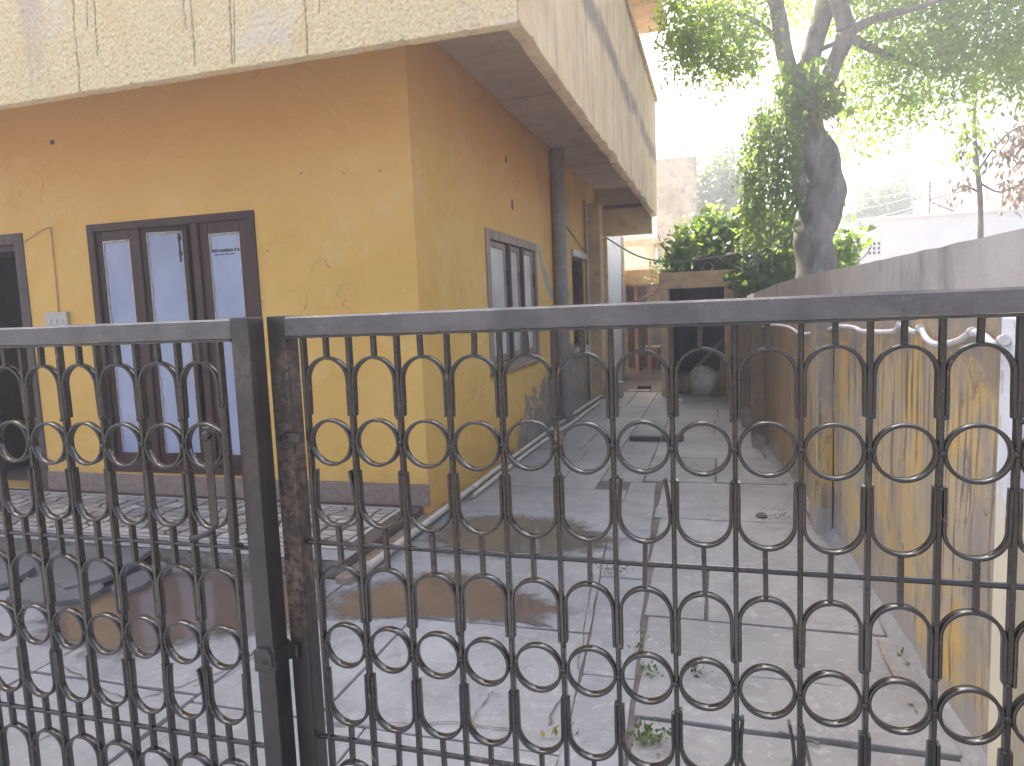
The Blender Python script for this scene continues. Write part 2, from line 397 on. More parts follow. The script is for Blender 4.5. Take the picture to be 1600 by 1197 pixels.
MAT = dict(
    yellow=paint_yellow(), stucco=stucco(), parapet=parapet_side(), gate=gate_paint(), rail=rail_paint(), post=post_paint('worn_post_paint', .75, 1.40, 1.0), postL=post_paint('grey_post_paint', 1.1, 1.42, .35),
    slab=concrete('grey_stone_slab', (0.30, 0.298, 0.296), (0.40, 0.398, 0.396), 0.30, 0.25),
    court=concrete('courtyard_cement', (0.32, 0.318, 0.316), (0.43, 0.428, 0.426), 0.10, 0.0),
    gutter=concrete('blue_grey_cement', (0.31, 0.315, 0.325), (0.40, 0.405, 0.42), 0.2),
    earth=concrete('street_ground', (0.13, 0.11, 0.088), (0.20, 0.17, 0.14), 0.0, 0.3),
    joint=simple('joint_dirt', (0.15, 0.135, 0.115), 0.95, 0.4, 9, 0.5, 60, 0.01),
    wallR=stained_wall(), pier=pier_white(), grey=grey_plaster(),
    white=simple('white_distemper', (0.78, 0.79, 0.81), 0.75, 0.10, 5, 0.25, 50, 0.004, dirt=(0.68, 0.62, 0.48)),
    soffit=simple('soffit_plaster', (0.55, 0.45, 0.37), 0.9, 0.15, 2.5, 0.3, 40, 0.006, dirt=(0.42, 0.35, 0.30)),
    dado=simple('speckled_dado', (0.27, 0.20, 0.16), 0.5, 0.35, 28, 0.25, 90, 0.003, dirt=(0.33, 0.27, 0.24)),
    tile=simple('broken_tile', (0.66, 0.60, 0.53), 0.35, 0.22, 5, 0.1, 60, 0.002, rnd=0.8),
    tilebed=simple('tile_cement', (0.13, 0.10, 0.08), 0.85, 0.3, 12, 0.4, 80, 0.004),
    border=simple('pale_border', (0.58, 0.55, 0.51), 0.5, 0.15, 8, 0.2, 60, 0.003),
    aggregate=simple('pebbly_cement', (0.25, 0.215, 0.18), 0.9, 0.45, 32, 0.8, 45, 0.02, dirt=(0.10, 0.085, 0.07)),
    brown=old_wood('dark_brown_wood', (0.034, 0.014, 0.010), (0.072, 0.030, 0.021)),
    brown2=old_wood('faded_brown_frame', (0.055, 0.04, 0.035), (0.11, 0.085, 0.075)),
    pane=frosted('frosted_blue_pane', (0.27, 0.31, 0.44), (0.42, 0.46, 0.58), 0.16),
    paneedge=simple('scraped_paint_edge', (0.50, 0.45, 0.40), 0.7, 0.3, 30, 0.4, 90, 0.003),
    oldwood=old_wood('weathered_grey_wood', (0.22, 0.155, 0.115), (0.42, 0.33, 0.26)),
    oldpane=frosted('dusty_grey_pane', (0.55, 0.51, 0.47), (0.82, 0.78, 0.73), 0.25),
    print=simple('dark_print', (0.03, 0.032, 0.04), 0.6, 0.1),
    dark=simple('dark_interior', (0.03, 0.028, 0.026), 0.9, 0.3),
    room=simple('dim_room_plaster', (0.20, 0.16, 0.11), 0.9, 0.3),
    switch=simple('switch_board', (0.52, 0.48, 0.42), 0.45, 0.12),
    acpipe=simple('grey_cement_pipe', (0.27, 0.245, 0.225), 0.6, 0.25, 5, 0.25, 40, 0.003, dirt=(0.18, 0.165, 0.15)),
    pvc=simple('cream_plastic_pipe', (0.56, 0.52, 0.44), 0.4, 0.15, 6, 0.1, 50, 0.002, dirt=(0.36, 0.32, 0.26)),
    whitepipe=simple('white_painted_pipe', (0.70, 0.69, 0.69), 0.45, 0.12, 8, 0.2, 40, 0.003, dirt=(0.45, 0.42, 0.38)),
    cable=simple('grey_cable', (0.22, 0.20, 0.18), 0.6, 0.2),
    wire=simple('pale_wire', (0.55, 0.55, 0.55), 0.5, 0.1),
    orange=simple('orange_plaster', (0.64, 0.45, 0.25), 0.85, 0.25, 4, 0.4, 40, 0.008, dirt=(0.38, 0.28, 0.19)),
    cream=simple('cream_rear_wall', (0.72, 0.60, 0.40), 0.8, 0.2, 3, 0.3, 40, 0.006, dirt=(0.42, 0.35, 0.25)),
    tower=simple('mildewed_concrete', (0.60, 0.57, 0.50), 0.9, 0.35, 1.6, 0.4, 30, 0.01, dirt=(0.30, 0.29, 0.28)),
    terracotta=simple('terracotta_pot', (0.40, 0.15, 0.07), 0.8, 0.25, 9),
    brick=simple('old_brick', (0.16, 0.13, 0.115), 0.9, 0.3, 12, 0.6, 40, 0.01),
    redcloth=simple('red_bucket', (0.45, 0.06, 0.035), 0.5, 0.15),
    woodplank=old_wood('bare_plank', (0.20, 0.13, 0.08), (0.36, 0.25, 0.16)),
    sack=simple('white_sack', (0.50, 0.50, 0.48), 0.7, 0.2, 9, 0.6, 25, 0.02),
    tyre=simple('black_rubber', (0.018, 0.018, 0.018), 0.75, 0.3),
    bark=bark(),
    leaf=leaf_mat('tree_leaf', (0.075, 0.12, 0.028), (0.56, 0.74, 0.08), 0.4, 0.62),
    vine=leaf_mat('creeper_leaf', (0.085, 0.13, 0.04), (0.36, 0.49, 0.12), 0.4, 0.5),
    money=leaf_mat('broad_creeper_leaf', (0.085, 0.15, 0.04), (0.38, 0.55, 0.07), 0.3, 0.5),
    brownleaf=leaf_mat('reddish_leaf', (0.17, 0.125, 0.10), (0.30, 0.22, 0.14), 0.5, 0.45),
    yellowleaf=leaf_mat('fallen_leaf', (0.30, 0.27, 0.06), (0.3, 0.28, 0.05), 0.5, 0.3),
    weed=leaf_mat('weed_leaf', (0.10, 0.15, 0.055), (0.16, 0.25, 0.07), 0.5, 0.35),
    farleaf=leaf_mat('far_leaf', (0.07, 0.11, 0.045), (0.20, 0.30, 0.06), 0.5, 0.45),
    farwhite=simple('whitewashed_wall', (0.84, 0.83, 0.81), 0.8, 0.08, 2),
    farred=simple('red_roof_sheet', (0.40, 0.20, 0.16), 0.8, 0.2, 2),
    stone=simple('blue_grey_stone', (0.15, 0.147, 0.145), 0.75, 0.3, 4, 0.5, 35, 0.008),
    water=water('brown_puddle', (0.115, 0.083, 0.064), (0.17, 0.127, 0.10)), water2=water('green_puddle', (0.10, 0.092, 0.070), (0.155, 0.142, 0.115)),
)

# ------------------------------------------------------------------ the ground
g = MB().box(-90, 90, -90, 90, -0.5, -0.03).build('ground', MAT['earth']); tag(g, kind='structure')
pav = MB().box(-7.5, 0.9, -1.2, 12.2, -0.05, -0.014).build('pavement', MAT['joint']); tag(pav, kind='structure')

def slab(poly, mat, top=0.0, th=0.04, tilt=0.004, parent=pav):
    a, b, c = random.uniform(-tilt, tilt), random.uniform(-tilt, tilt), random.uniform(-0.002, 0.003)
    cx = sum(p[0] for p in poly)/len(poly); cy = sum(p[1] for p in poly)/len(poly)
    fz = lambda x, y: top + c + a*(x-cx) + b*(y-cy)
    # ragged outline: subdivide each edge
    pts = []
    for i, p in enumerate(poly):
        q = poly[(i+1) % len(poly)]; L = math.hypot(q[0]-p[0], q[1]-p[1]); n = max(1, int(L/0.16))
        for k in range(n):
            t = k/n; j = 0.006 if 0 < k else 0.0
            pts.append((p[0]+(q[0]-p[0])*t+random.uniform(-j, j), p[1]+(q[1]-p[1])*t+random.uniform(-j, j)))
    return MB().prism(pts, top-th, fz).build('slab', mat, parent, 0.006, 2)

def wallx(y):      # the line of the right-hand wall
    P = [(-5, 0.98), (2.35, 0.80), (3.3, 0.76), (4.7, 0.70), (5.8, 0.60), (7.44, 0.46), (10.1, 0.36), (11.6, 0.28), (20, 0.1)]
    for (a, xa), (b, xb) in zip(P, P[1:]):
        if a <= y <= b: return xa + (xb-xa)*(y-a)/(b-a)
    return P[-1][1]

GAP = 0.0065
def quad(x0, x1, y0, y1, j=0.012):
    r = lambda: random.uniform(-j, j)
    return [(x0+GAP+r()*0.5, y0+GAP), (x1-GAP+r()*0.5, y0+GAP+r()*0.3), (x1-GAP+r()*0.5, y1-GAP), (x0+GAP+r()*0.5, y1-GAP+r()*0.3)]
# right-hand run of stone slabs up the alley
rows = [-1.1, -0.3, 0.55, 1.3, 2.0, 2.42, 2.80, 3.28, 4.0, 4.9, 5.95, 6.9, 8.08, 9.2, 10.15, 11.2, 12.1]
for i, (a, b) in enumerate(zip(rows, rows[1:])):
    x0 = -0.30 - 0.055*max(0, a-2.2) if a < 5.9 else -0.62
    x1 = wallx((a+b)/2) - 0.03 + (0.1 if a > 9 else 0)
    cuts = [x0, x1]
    if i in (4, 8, 10, 12, 13): cuts = [x0, x0 + (x1-x0)*random.uniform(0.35, 0.6), x1]
    if i in (7,): cuts = [x0, x0+0.3, x1]
    for c, d in zip(cuts, cuts[1:]):
        slab(quad(c, d, a, b), MAT['slab'], top=[0.0, 0.012, 0.0, 0.006][i % 4] if 3 < i < 9 else 0.0)
# middle gutter strip of bluish cement
ms = [-1.1, 0.9, 2.0, 2.70, 3.75, 4.6, 5.9, 7.0, 8.0, 9.4, 11.0, 12.1]
for a, b in zip(ms, ms[1:]):
    xl = lambda y: -0.52 - 0.09*max(0, min(y, 4.6)-2.4) if y < 5.9 else -0.98
    xr = lambda y: -0.30 - 0.055*max(0, y-2.2) if y < 5.9 else -0.62
    e = 0.003
    slab([(xl(a+.01)+e, a+e), (xr(a+.01)-e, a+e), (xr(b-.01)-e, b-e), (xl(b-.01)+e, b-e)], MAT['gutter'] if b < 4.7 else MAT['slab'], top=-0.004)
# left run along the house and the open court
for a, b in zip([-1.1, 0.6, 2.15, 3.05, 4.35, 5.6, 7.2, 8.9, 10.4, 12.1], [0.6, 2.15, 3.05, 4.35, 5.6, 7.2, 8.9, 10.4, 12.1]):
    xl = -2.02; xr0 = -0.52 - 0.09*max(0, min(a, 4.6)-2.4) if a < 5.5 else -0.98
    xr1 = -0.52 - 0.09*max(0, min(b, 4.6)-2.4) if b < 5.65 else -0.98
    mid = -1.35 + random.uniform(-0.15, 0.15)
    if b <= 3.1 or a > 5:
        slab([(xl, a+.006), (mid-.004, a+.006), (mid-.004, b-.006), (xl, b-.006)], MAT['court'], tilt=0.002)
        slab([(mid+.004, a+.006), (xr0-.003, a+.006), (xr1-.003, b-.006), (mid+.004, b-.006)], MAT['court'], tilt=0.002)
    else:
        slab([(xl, a+.006), (xr0-.003, a+.006), (xr1-.003, b-.006), (xl, b-.006)], MAT['court'], tilt=0.002)
for a, b in zip([-1.1, 0.7, 2.2], [0.7, 2.2, 3.42]):
    for c, d in zip([-7.4, -5.2, -3.7, -2.9], [-5.2, -3.7, -2.9, -2.03]):
        slab(quad(c, d, a, b, 0.006), MAT['court'], tilt=0.002)

# hairline cracks in the cement, cut as thin dark grooves
def groove(pts, w=0.006):
    mb = MB(); prev = None; P = []
    for (a, b) in zip(pts, pts[1:]):
        n = 7
        for k in range(n):
            t = k/n; P.append((a[0]+(b[0]-a[0])*t+random.uniform(-.012,.012), a[1]+(b[1]-a[1])*t+random.uniform(-.012,.012)))
    P.append(pts[-1])
    L = []; Rr = []
    for i, p in enumerate(P):
        q = P[min(i+1, len(P)-1)]; o = P[max(i-1, 0)]; dx, dy = q[0]-o[0], q[1]-o[1]; l = math.hypot(dx, dy) or 1
        ww = w*random.uniform(0.3, 1)*0.5
        L.append((p[0]-dy/l*ww, p[1]+dx/l*ww)); Rr.append((p[0]+dy/l*ww, p[1]-dx/l*ww))
    poly = L + Rr[::-1]
    n = len(L)
    mb.add([(x, y, 0.0065) for x, y in L] + [(x, y, 0.0065) for x, y in Rr], [(i, i+1, n+i+1, n+i) for i in range(n-1)])
    return mb.build('crack', MAT['joint'], pav)
g2 = lambda *pp: [tuple(at(px, py, z=0.0)[:2]) for px, py in pp]
for pp in ([(772,1080),(752,1105),(735,1130)], [(470,1130),(560,1138),(690,1128),(800,1140)], [(875,1090),(858,1135)],
           [(910,830),(925,900),(915,980),(905,1050)], [(60,1160),(130,1128),(230,1090),(350,1050)], [(300,1075),(350,1060),(420,1010)],
           [(1000,1100),(996,1135)], [(505,960),(545,925),(575,905)], [(90,1040),(170,1085),(240,1110)],
           [(740,800),(850,795),(940,790)]):
    groove(g2(*pp), 0.008)

# puddles
def puddle(pts, lab, mk='water'):
    P = [at(px, py, z=0.0) for px, py in pts]; P = smooth_path(P + [P[0]], 16)[:-1]
    out = []
    for p in P:
        n = mnoise.noise(p*6.0)*0.07 + mnoise.noise(p*17.0)*0.045 + mnoise.noise(p*45.0)*0.02
        out.append((p.x+n*1.0, p.y+n*0.55))
    cx = sum(p[0] for p in out)/len(out); cy = sum(p[1] for p in out)/len(out)
    n = len(out); V = []; A = []
    for sc_, al, z in ((1.38, -.35, .0072), (1.16, .28, .0074), (1.0, .62, .0076), (.86, .95, .0078), (.65, 1.3, .008)):
        for x, y in out: V.append((cx+(x-cx)*sc_, cy+(y-cy)*sc_, z)); A.append(al)
    V.append((cx, cy, .0082)); A.append(1.3)
    F_ = [(r*n+i, r*n+(i+1) % n, (r+1)*n+(i+1) % n, (r+1)*n+i) for r in range(4) for i in range(n)]+[(4*n+i, 4*n+(i+1) % n, 5*n) for i in range(n)]
    me = bpy.data.meshes.new('puddle'); me.from_pydata(V, [], F_); me.materials.append(MAT[mk])
    me.attributes.new('depth', 'FLOAT', 'POINT').data.foreach_set('value', A); me.update()
    o = link_mesh('puddle', me); tag(o, lab, kind='structure')
    return o
puddle([(100,945),(190,918),(270,898),(360,895),(462,905),(452,975),(395,988),(310,996),(255,1012),(190,1022),(140,1008),(85,1000)], 'brown puddle below the verandah step behind the left gate')
puddle([(512,958),(556,928),(612,912),(690,900),(760,912),(812,932),(852,946),(872,958),(836,962),(850,975),(800,972),(740,968),(650,964),(565,968)], 'brown puddle beside the end of the plastic pipe')
puddle([(676,846),(705,822),(765,810),(850,813),(915,824),(952,842),(925,858),(850,866),(770,868),(712,862)], 'dull green puddle near the corner of the house', 'water2')

# ------------------------------------------------------------------ the house
XS, YF = -2.03, 4.60          # alley-side wall plane and front wall plane
PX, PY = -0.99, 3.71          # balcony parapet planes
house = thing('house', (-5.5, 8.6, 0), 'yellow two storey house with deep stucco balcony at the corner of the alley', 'house')

def wall_y(mb, y, th, x0, x1, z0, z1, holes):
    xs = sorted({x0, x1, *[h[0] for h in holes], *[h[1] for h in holes]}); zs = sorted({z0, z1, *[h[2] for h in holes], *[h[3] for h in holes]})
    def hole(i, k):
        mx, mz = (xs[i]+xs[i+1])/2, (zs[k]+zs[k+1])/2
        return any(h[0] < mx < h[1] and h[2] < mz < h[3] for h in holes)
    for i in range(len(xs)-1):
        for k in range(len(zs)-1):
            if hole(i, k): continue
            a, b, c, d = xs[i], xs[i+1], zs[k], zs[k+1]
            mb.add([(a,y,c),(b,y,c),(b,y,d),(a,y,d)], [(0,1,2,3)])
            mb.add([(a,y+th,c),(b,y+th,c),(b,y+th,d),(a,y+th,d)], [(3,2,1,0)])
    for h in holes:
        a, b, c, d = h
        for q in ([(a,c),(a,d)], [(b,d),(b,c)], [(a,d),(b,d)], [(b,c),(a,c)]):
            (p, r), (s_, u) = q
            mb.add([(p,y,r),(s_,y,u),(s_,y+th,u),(p,y+th,r)], [(0,1,2,3)])
    return mb

def raw(mb, name, mat, parent):          # builds without recalculating normals
    me = bpy.data.meshes.new(name); me.from_pydata(mb.v, [], mb.f); me.materials.append(mat); me.update()
    return link_mesh(name, me, parent)

DOOR = (-4.93, -3.33, 0.28, 2.325); LDOOR = (-6.95, -5.62, 0.10, 2.31)
mb = wall_y(MB(), YF, 0.23, -9.0, XS, -0.1, 6.2, [DOOR, LDOOR, (-6.3, -4.6, 3.75, 5.6)])
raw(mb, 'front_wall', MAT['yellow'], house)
WIN1 = (6.16, 8.02, 0.92, 2.26); WIN2 = (10.17, 11.13, 0.90, 2.25); DOOR3 = (12.02, 12.45, 0.0, 2.05)
mb = wall_y(MB(), 0, 0.23, YF, 12.75, -0.1, 6.2, [WIN1, WIN2, DOOR3])
mb.v = [(XS - yy, xx, zz) for xx, yy, zz in mb.v]          # turn into the alley side, facing +X
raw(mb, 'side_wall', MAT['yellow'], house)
MB().box(-9.0, XS-0.23, 12.5, 12.75, -0.1, 6.2).box(-9.0, -8.77, YF+0.23, 12.5, -0.1, 6.2).build('rear_wall', MAT['cream'], house)
MB().box(-9.0, XS-0.23, YF+0.24, 12.5, 3.56, 3.66).box(-8.76, XS-0.24, YF+0.24, 12.5, -0.02, 0.095).build('inner_floor', MAT['room'], house)
MB().box(-8.76, XS-0.24, 7.4, 7.5, 0.1, 3.55).build('inner_wall', MAT['room'], house)
MB().box(-9.4, -0.80, 3.5, 12.95, 6.2, 6.36).build('roof_slab', MAT['orange'], house, 0.02)  # height and overhang shaped to keep sun off alley, right wall and gate
# balcony floor and its underside of stone slabs
MB().box(-9.2, PX-0.09, PY+0.09, YF-0.002, 3.58, 3.68).box(XS+0.002, PX-0.09, YF-0.002, 12.72, 3.58, 3.68).build('balcony_floor', MAT['soffit'], house)
yy = PY+0.1
while yy < 12.7:
    L = random.uniform(0.55, 0.8) if yy > 8 else 1.45; e = min(yy+L, 12.715)
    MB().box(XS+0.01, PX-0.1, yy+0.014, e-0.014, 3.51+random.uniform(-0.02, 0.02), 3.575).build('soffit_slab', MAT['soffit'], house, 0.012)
    yy = e
xx = -9.1
while xx < XS-0.05:
    e = min(xx+1.5, XS)
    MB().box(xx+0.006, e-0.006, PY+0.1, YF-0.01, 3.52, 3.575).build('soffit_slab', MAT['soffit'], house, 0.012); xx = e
# drop wall where the balcony ends
MB().box(XS+0.01, PX-0.082, 12.55, 12.73, 2.74, 3.51).build('balcony_end_wall', MAT['cream'], house, 0.01)
MB().box(XS+0.05, PX-0.10, 12.44, 12.548, 3.20, 3.25).build('gap_shade_strip', MAT['brown2'], house, 0.004)  # added dark strip standing in for the shadowed gap at the soffit end

# parapet skins with real relief
def skin(name, mat, u0, u1, z0, z1, du, dz, place, amp, freq, chip, inner, cracks=(), cw=0.006):
    nu = int((u1-u0)/du)+1; nz = int((z1-z0)/dz)+1
    V = []; A = []
    us = [u0+(u1-u0)*i/(nu-1) for i in range(nu)]
    for i, u in enumerate(us):          # inner bottom row
        c = chip(u); V.append(place(u, z0+0.004+c*0.6, -inner)); A.append(0.0)
    for k in range(nz):
        z = z0+(z1-z0)*k/(nz-1)
        for u in us:
            zz = z; c = chip(u)
            if k == 0: zz = z+c
            elif zz < z0+c+0.004*k: zz = z0+c+0.004*k
            p = Vector((u, zz, 0))
            d = sum(a*mnoise.noise(p*f_+Vector((0, 0, f_))) for a, f_ in zip(amp, freq))
            a = 0.0
            for cr in cracks:
                (ua, za), (ub, zb), w = cr
                lo, hi = min(za, zb), max(za, zb)
                if lo <= zz <= hi:
                    t = (zz-za)/(zb-za); uc = ua+(ub-ua)*t + 0.010*mnoise.noise(Vector((zz*18, ua*3, 0)))
                    q = 1-abs(u-uc)/((w if w else cw)*.75)
                    if q > a: a = q
            a = min(1.0, a*1.2)
            V.append(place(u, zz, d-0.006*a)); A.append(a)
    Fc = [(k*nu+i, k*nu+i+1, (k+1)*nu+i+1, (k+1)*nu+i) for k in range(nz) for i in range(nu-1)]
    me = bpy.data.meshes.new(name); me.from_pydata(V, [], Fc); me.materials.append(mat)
    at_ = me.attributes.new('crack', 'FLOAT', 'POINT'); at_.data.foreach_set('value', A)
    me.polygons.foreach_set('use_smooth', [True]*len(Fc)); me.update()
    o = link_mesh(name, me, house); return o
ck = []
for (a, b, w) in [((113,0),(125,142),.010), ((135,0),(137,48),.008), ((147,0),(152,87),.010), ((287,0),(290,46),.008), ((298,0),(305,104),.010),
                  ((359,0),(362,100),.011), ((366,60),(366,100),.008), ((475,0),(481,84),.010), ((498,0),(498,20),.008)]:
    p, q = at(*a, y=PY), at(*b, y=PY)
    dz = (p.z-q.z); ext = 0.35/dz if dz else 0
    p2 = q + (p-q)*(1+ext)
    ck.append(((p2.x, p2.z), (q.x, q.z), w))
chipF = lambda u: max(0, 0.018*mnoise.noise(Vector((u*5, 1, 0))) + 0.012*mnoise.noise(Vector((u*19, 2, 0))))
skin('balcony_front', MAT['stucco'], -5.4, PX, 3.0, 3.95, 0.0072, 0.0072, lambda u, z, d: (u, PY-d, z),
     (0.003, 0.0085, 0.006), (14, 46, 92), chipF, 0.085, ck)
def chipS(u):
    n = mnoise.noise(Vector((u*1.3, 5, 0))) + 0.6*mnoise.noise(Vector((u*4.5, 3, 0)))
    far = min(1.0, max(0.25, (u-4.0)/5.0))
    st_ = 0.5*round(2*mnoise.noise(Vector((u*2.6, 9, 0)))+.2)      # broken away in steps
    return max(0.0, 0.085*(n-0.10)) + far*max(0, .10*st_) + 0.010*(1+mnoise.noise(Vector((u*17, 4, 0))))
sc_ = [((4.15, 3.03), (5.2, 3.05), 0.012)]
skin('balcony_side', MAT['parapet'], PY, 12.73, 3.0, 4.98, 0.03, 0.03, lambda u, z, d: (PX+d, u, z),
     (0.006, 0.004), (3, 16), chipS, 0.085)
MB().box(-9.2, PX-0.012, PY+0.015, PY+0.085, 3.045, 3.95).box(PX-0.085, PX-0.012, PY+0.085, 12.72, 3.20, 4.975).box(-9.2, PX-0.085, PY+0.02, PY+0.085, 3.95, 4.97).box(-9.2, -5.39, PY, PY+0.015, 3.0, 3.95).build('parapet_core', MAT['stucco'], house)
MB().box(PX-0.12, PX+0.04, PY-0.05, 12.78, 4.98, 5.06).box(-9.2, PX-0.12, PY-0.05, PY+0.12, 4.98, 5.06).build('parapet_coping', MAT['orange'], house, 0.01)

# dado band, door and window joinery
MB().box(-5.62, XS+0.012, YF-0.018, YF-0.0005, 0.10, 0.262).build('dado', MAT['dado'], house, 0.003)

def leaf_y(x0, x1, z0, z1, y, st=0.085, top=0.11, bot=0.14, mat=None, pmat=None, rot=0.0, hinge=None, name='door_leaf', th=0.035, edge=True):
    mb = MB()
    mb.box(x0, x0+st, y, y+th, z0, z1).box(x1-st, x1, y, y+th, z0, z1)
    mb.box(x0+st, x1-st, y+.001, y+th-.001, z0, z0+bot).box(x0+st, x1-st, y+.001, y+th-.001, z1-top, z1)
    o = mb.build(name, mat, house, 0.003)
    kids = []
    if edge:
        e = MB(); w = 0.012; X0, X1, Z0, Z1 = x0+st, x1-st, z0+bot, z1-top
        def rag(a, b, vert):
            n = 26
            for k in range(n):
                t0, t1 = a+(b-a)*k/n, a+(b-a)*(k+1)/n; ww = w*random.uniform(0.35, 1.5)
                yield t0, t1, ww
        for t0, t1, ww in rag(Z0, Z1, 1):
            e.box(X0, X0+ww, y+.006, y+.0135, t0, t1)
        for t0, t1, ww in rag(Z0, Z1, 1):
            e.box(X1-ww, X1, y+.006, y+.0135, t0, t1)
        for t0, t1, ww in rag(X0+.02, X1-.02, 0):
            e.box(t0, t1, y+.006, y+.0135, Z1-ww*1.4, Z1)
        kids.append(e.build('paint_edge', MAT['paneedge'], o))
    kids.append(MB().box(x0+st-.004, x1-st+.004, y+.014, y+.020, z0+bot-.004, z1-top+.004).build('pane', pmat, o))
    if rot:
        M = Matrix.Translation(Vector((hinge, y, 0))) @ Matrix.Rotation(rot, 4, 'Z') @ Matrix.Translation(Vector((-hinge, -y, 0)))
        for q in [o]: q.matrix_basis = M
    return o
fx0, fx1, fz0, fz1 = DOOR
yf = YF+0.015
MB().box(fx0, fx0+.07, YF-.012, YF+.10, fz0, fz1).box(fx1-.085, fx1, YF-.012, YF+.10, fz0, fz1).box(fx0+.07, fx1-.085, YF-.011, YF+.10, fz1-.06, fz1).box(fx0+.07, fx1-.085, YF-.011, YF+.10, fz0, fz0+.06).build('door_frame', MAT['brown'], house, 0.004)
for mx in (-4.445, -3.885):
    MB().box(mx-.035, mx+.035, YF-.006, YF+.09, fz0+.06, fz1-.06).build('mullion', MAT['brown'], house, 0.004)
leaf_y(-4.86, -4.48, fz0+.06, fz1-.06, yf, 0.052, 0.075, 0.10, MAT['brown'], MAT['pane'])
mid = leaf_y(-4.41, -4.02, fz0+.06, fz1-.06, yf, 0.040, 0.035, 0.10, MAT['brown'], MAT['pane'], rot=math.radians(9), hinge=-4.41)
right_leaf = leaf_y(-3.85, -3.415, fz0+.06, fz1-.06, yf, 0.075, 0.085, 0.10, MAT['brown'], MAT['pane'])
bolt = MB().tube([(-4.035, yf-.012, 1.98), (-4.035, yf-.012, 2.20)], 0.008, 8).box(-4.048, -4.022, yf-.012, yf-.001, 2.03, 2.06).box(-4.048, -4.022, yf-.012, yf-.001, 2.15, 2.18)
bo = bolt.build('bolt', MAT['gate'], mid)
MB().box(-4.86, -3.42, YF+.3, YF+.32, .2, 2.4).build('dark_backing', MAT['dark'], house)  # plain dark sheet standing in for the unlit room behind the leaves
# two lines of small dark print on the right-hand pane
pm = MB(); x = -3.755
for w in (.012,.010,.014,.008,None,.012,.014,.010,.012,.010,.012,.014,.010,.008,None,.010,None,.014,.012,.012,.010,.012,.010):
    if w is None: x += .010; continue
    h = random.choice((.020, .022, .024)); st = .0035
    pm.box(x, x+st, yf+.0118, yf+.0132, 2.035, 2.035+h)
    if w > .009: pm.box(x+w-st, x+w, yf+.0118, yf+.0132, 2.035, 2.035+h)
    for zz in random.sample((0, .010, .019), 2): pm.box(x+st, x+w-st*(w > .009), yf+.0119, yf+.0131, 2.035+zz, 2.035+zz+st)
    x += w+.003
x = -3.735
for k in range(26):
    w = random.choice((.004, .005, .006))
    pm.box(x, x+w, yf+.0118, yf+.0132, 2.012, 2.020) if k not in (6, 13, 19) else None
    x += w+.002
po = pm.build('print', MAT['print'], right_leaf); tag(po, 'two short lines of small dark lettering on the pane')

# dark doorway at the far left
lx0, lx1, lz0, lz1 = LDOOR
MB().box(lx0, lx0+.10, YF-.012, YF+.12, lz0, lz1).box(lx1-.10, lx1, YF-.012, YF+.12, lz0, lz1).box(lx0+.10, lx1-.10, YF-.011, YF+.12, lz1-.09, lz1).build('door_frame', MAT['brown2'], house, 0.005)
MB().box(lx0+.10, lx1-.10, YF+.04, YF+.07, lz1-.14, lz1-.09).build('door_stop', MAT['brown'], house, 0.003)
d_ = MB().box(lx0+.11, lx0+.145, YF+.10, YF+1.0, lz0+.01, lz1-.10).build('door_leaf', MAT['brown'], house, 0.004)

# wall switch board with its surface wiring
sw = thing('switch_board', (-5.32, YF-.03, 1.48), 'small cream switch board on the yellow front wall beside the dark doorway', 'switch board')
MB().box(-5.435, -5.20, YF-.035, YF-.001, 1.47, 1.635).build('plate', MAT['switch'], sw, 0.006, 2)
for k in range(3): MB().box(-5.40+.062*k, -5.365+.062*k, YF-.043, YF-.0352, 1.535, 1.575).build('switch', MAT['border'], sw, 0.003)
MB().tube([(-5.31, YF-.008, 1.636), (-5.30, YF-.008, 2.33)], .006, 6).tube(smooth_path([(-5.30, YF-.008, 2.335), (-5.42, YF-.008, 2.31), (-5.60, YF-.008, 2.235)], 5), .005, 6).build('wiring', MAT['orange'], sw)
# nails, hooks and old fixing holes on the walls
for (px, py, r, lab) in [(82, 222, .022, 'dark fixing hole high on the wall above the switch board'), (471, 270, .009, 'faint nail left of the other two on the upper front wall'),
                    (537, 270, .008, 'faint nail in the middle of the upper front wall'), (593, 266, .010, 'faint nail nearest the corner on the upper front wall'), (418, 391, .010, 'small scar beside the top of the three leaf door')]:
    p = at(px, py, y=YF)
    o = MB().tube([(p.x, YF-.012, p.z), (p.x, YF+.004, p.z-.002)], [r*.7, r], 9).build('wall_fixing', MAT['brown2'] if r > .015 else MAT['orange']); tag(o, lab, 'fixing')
for (py_, pz, r, lab) in [(7.108, 2.587, .032, 'dark slot above the shuttered window'), (6.937, 3.007, .02, 'small dark slot high above the shuttered window')]:
    o = MB().tube([(XS-.006, py_, pz), (XS+.008, py_, pz)], [r, r*.8], 9)
    o.v = [(x, y, pz+(z-pz)*2.0) for x, y, z in o.v]
    o = o.build('wall_fixing', MAT['brown2']); tag(o, lab, 'fixing')

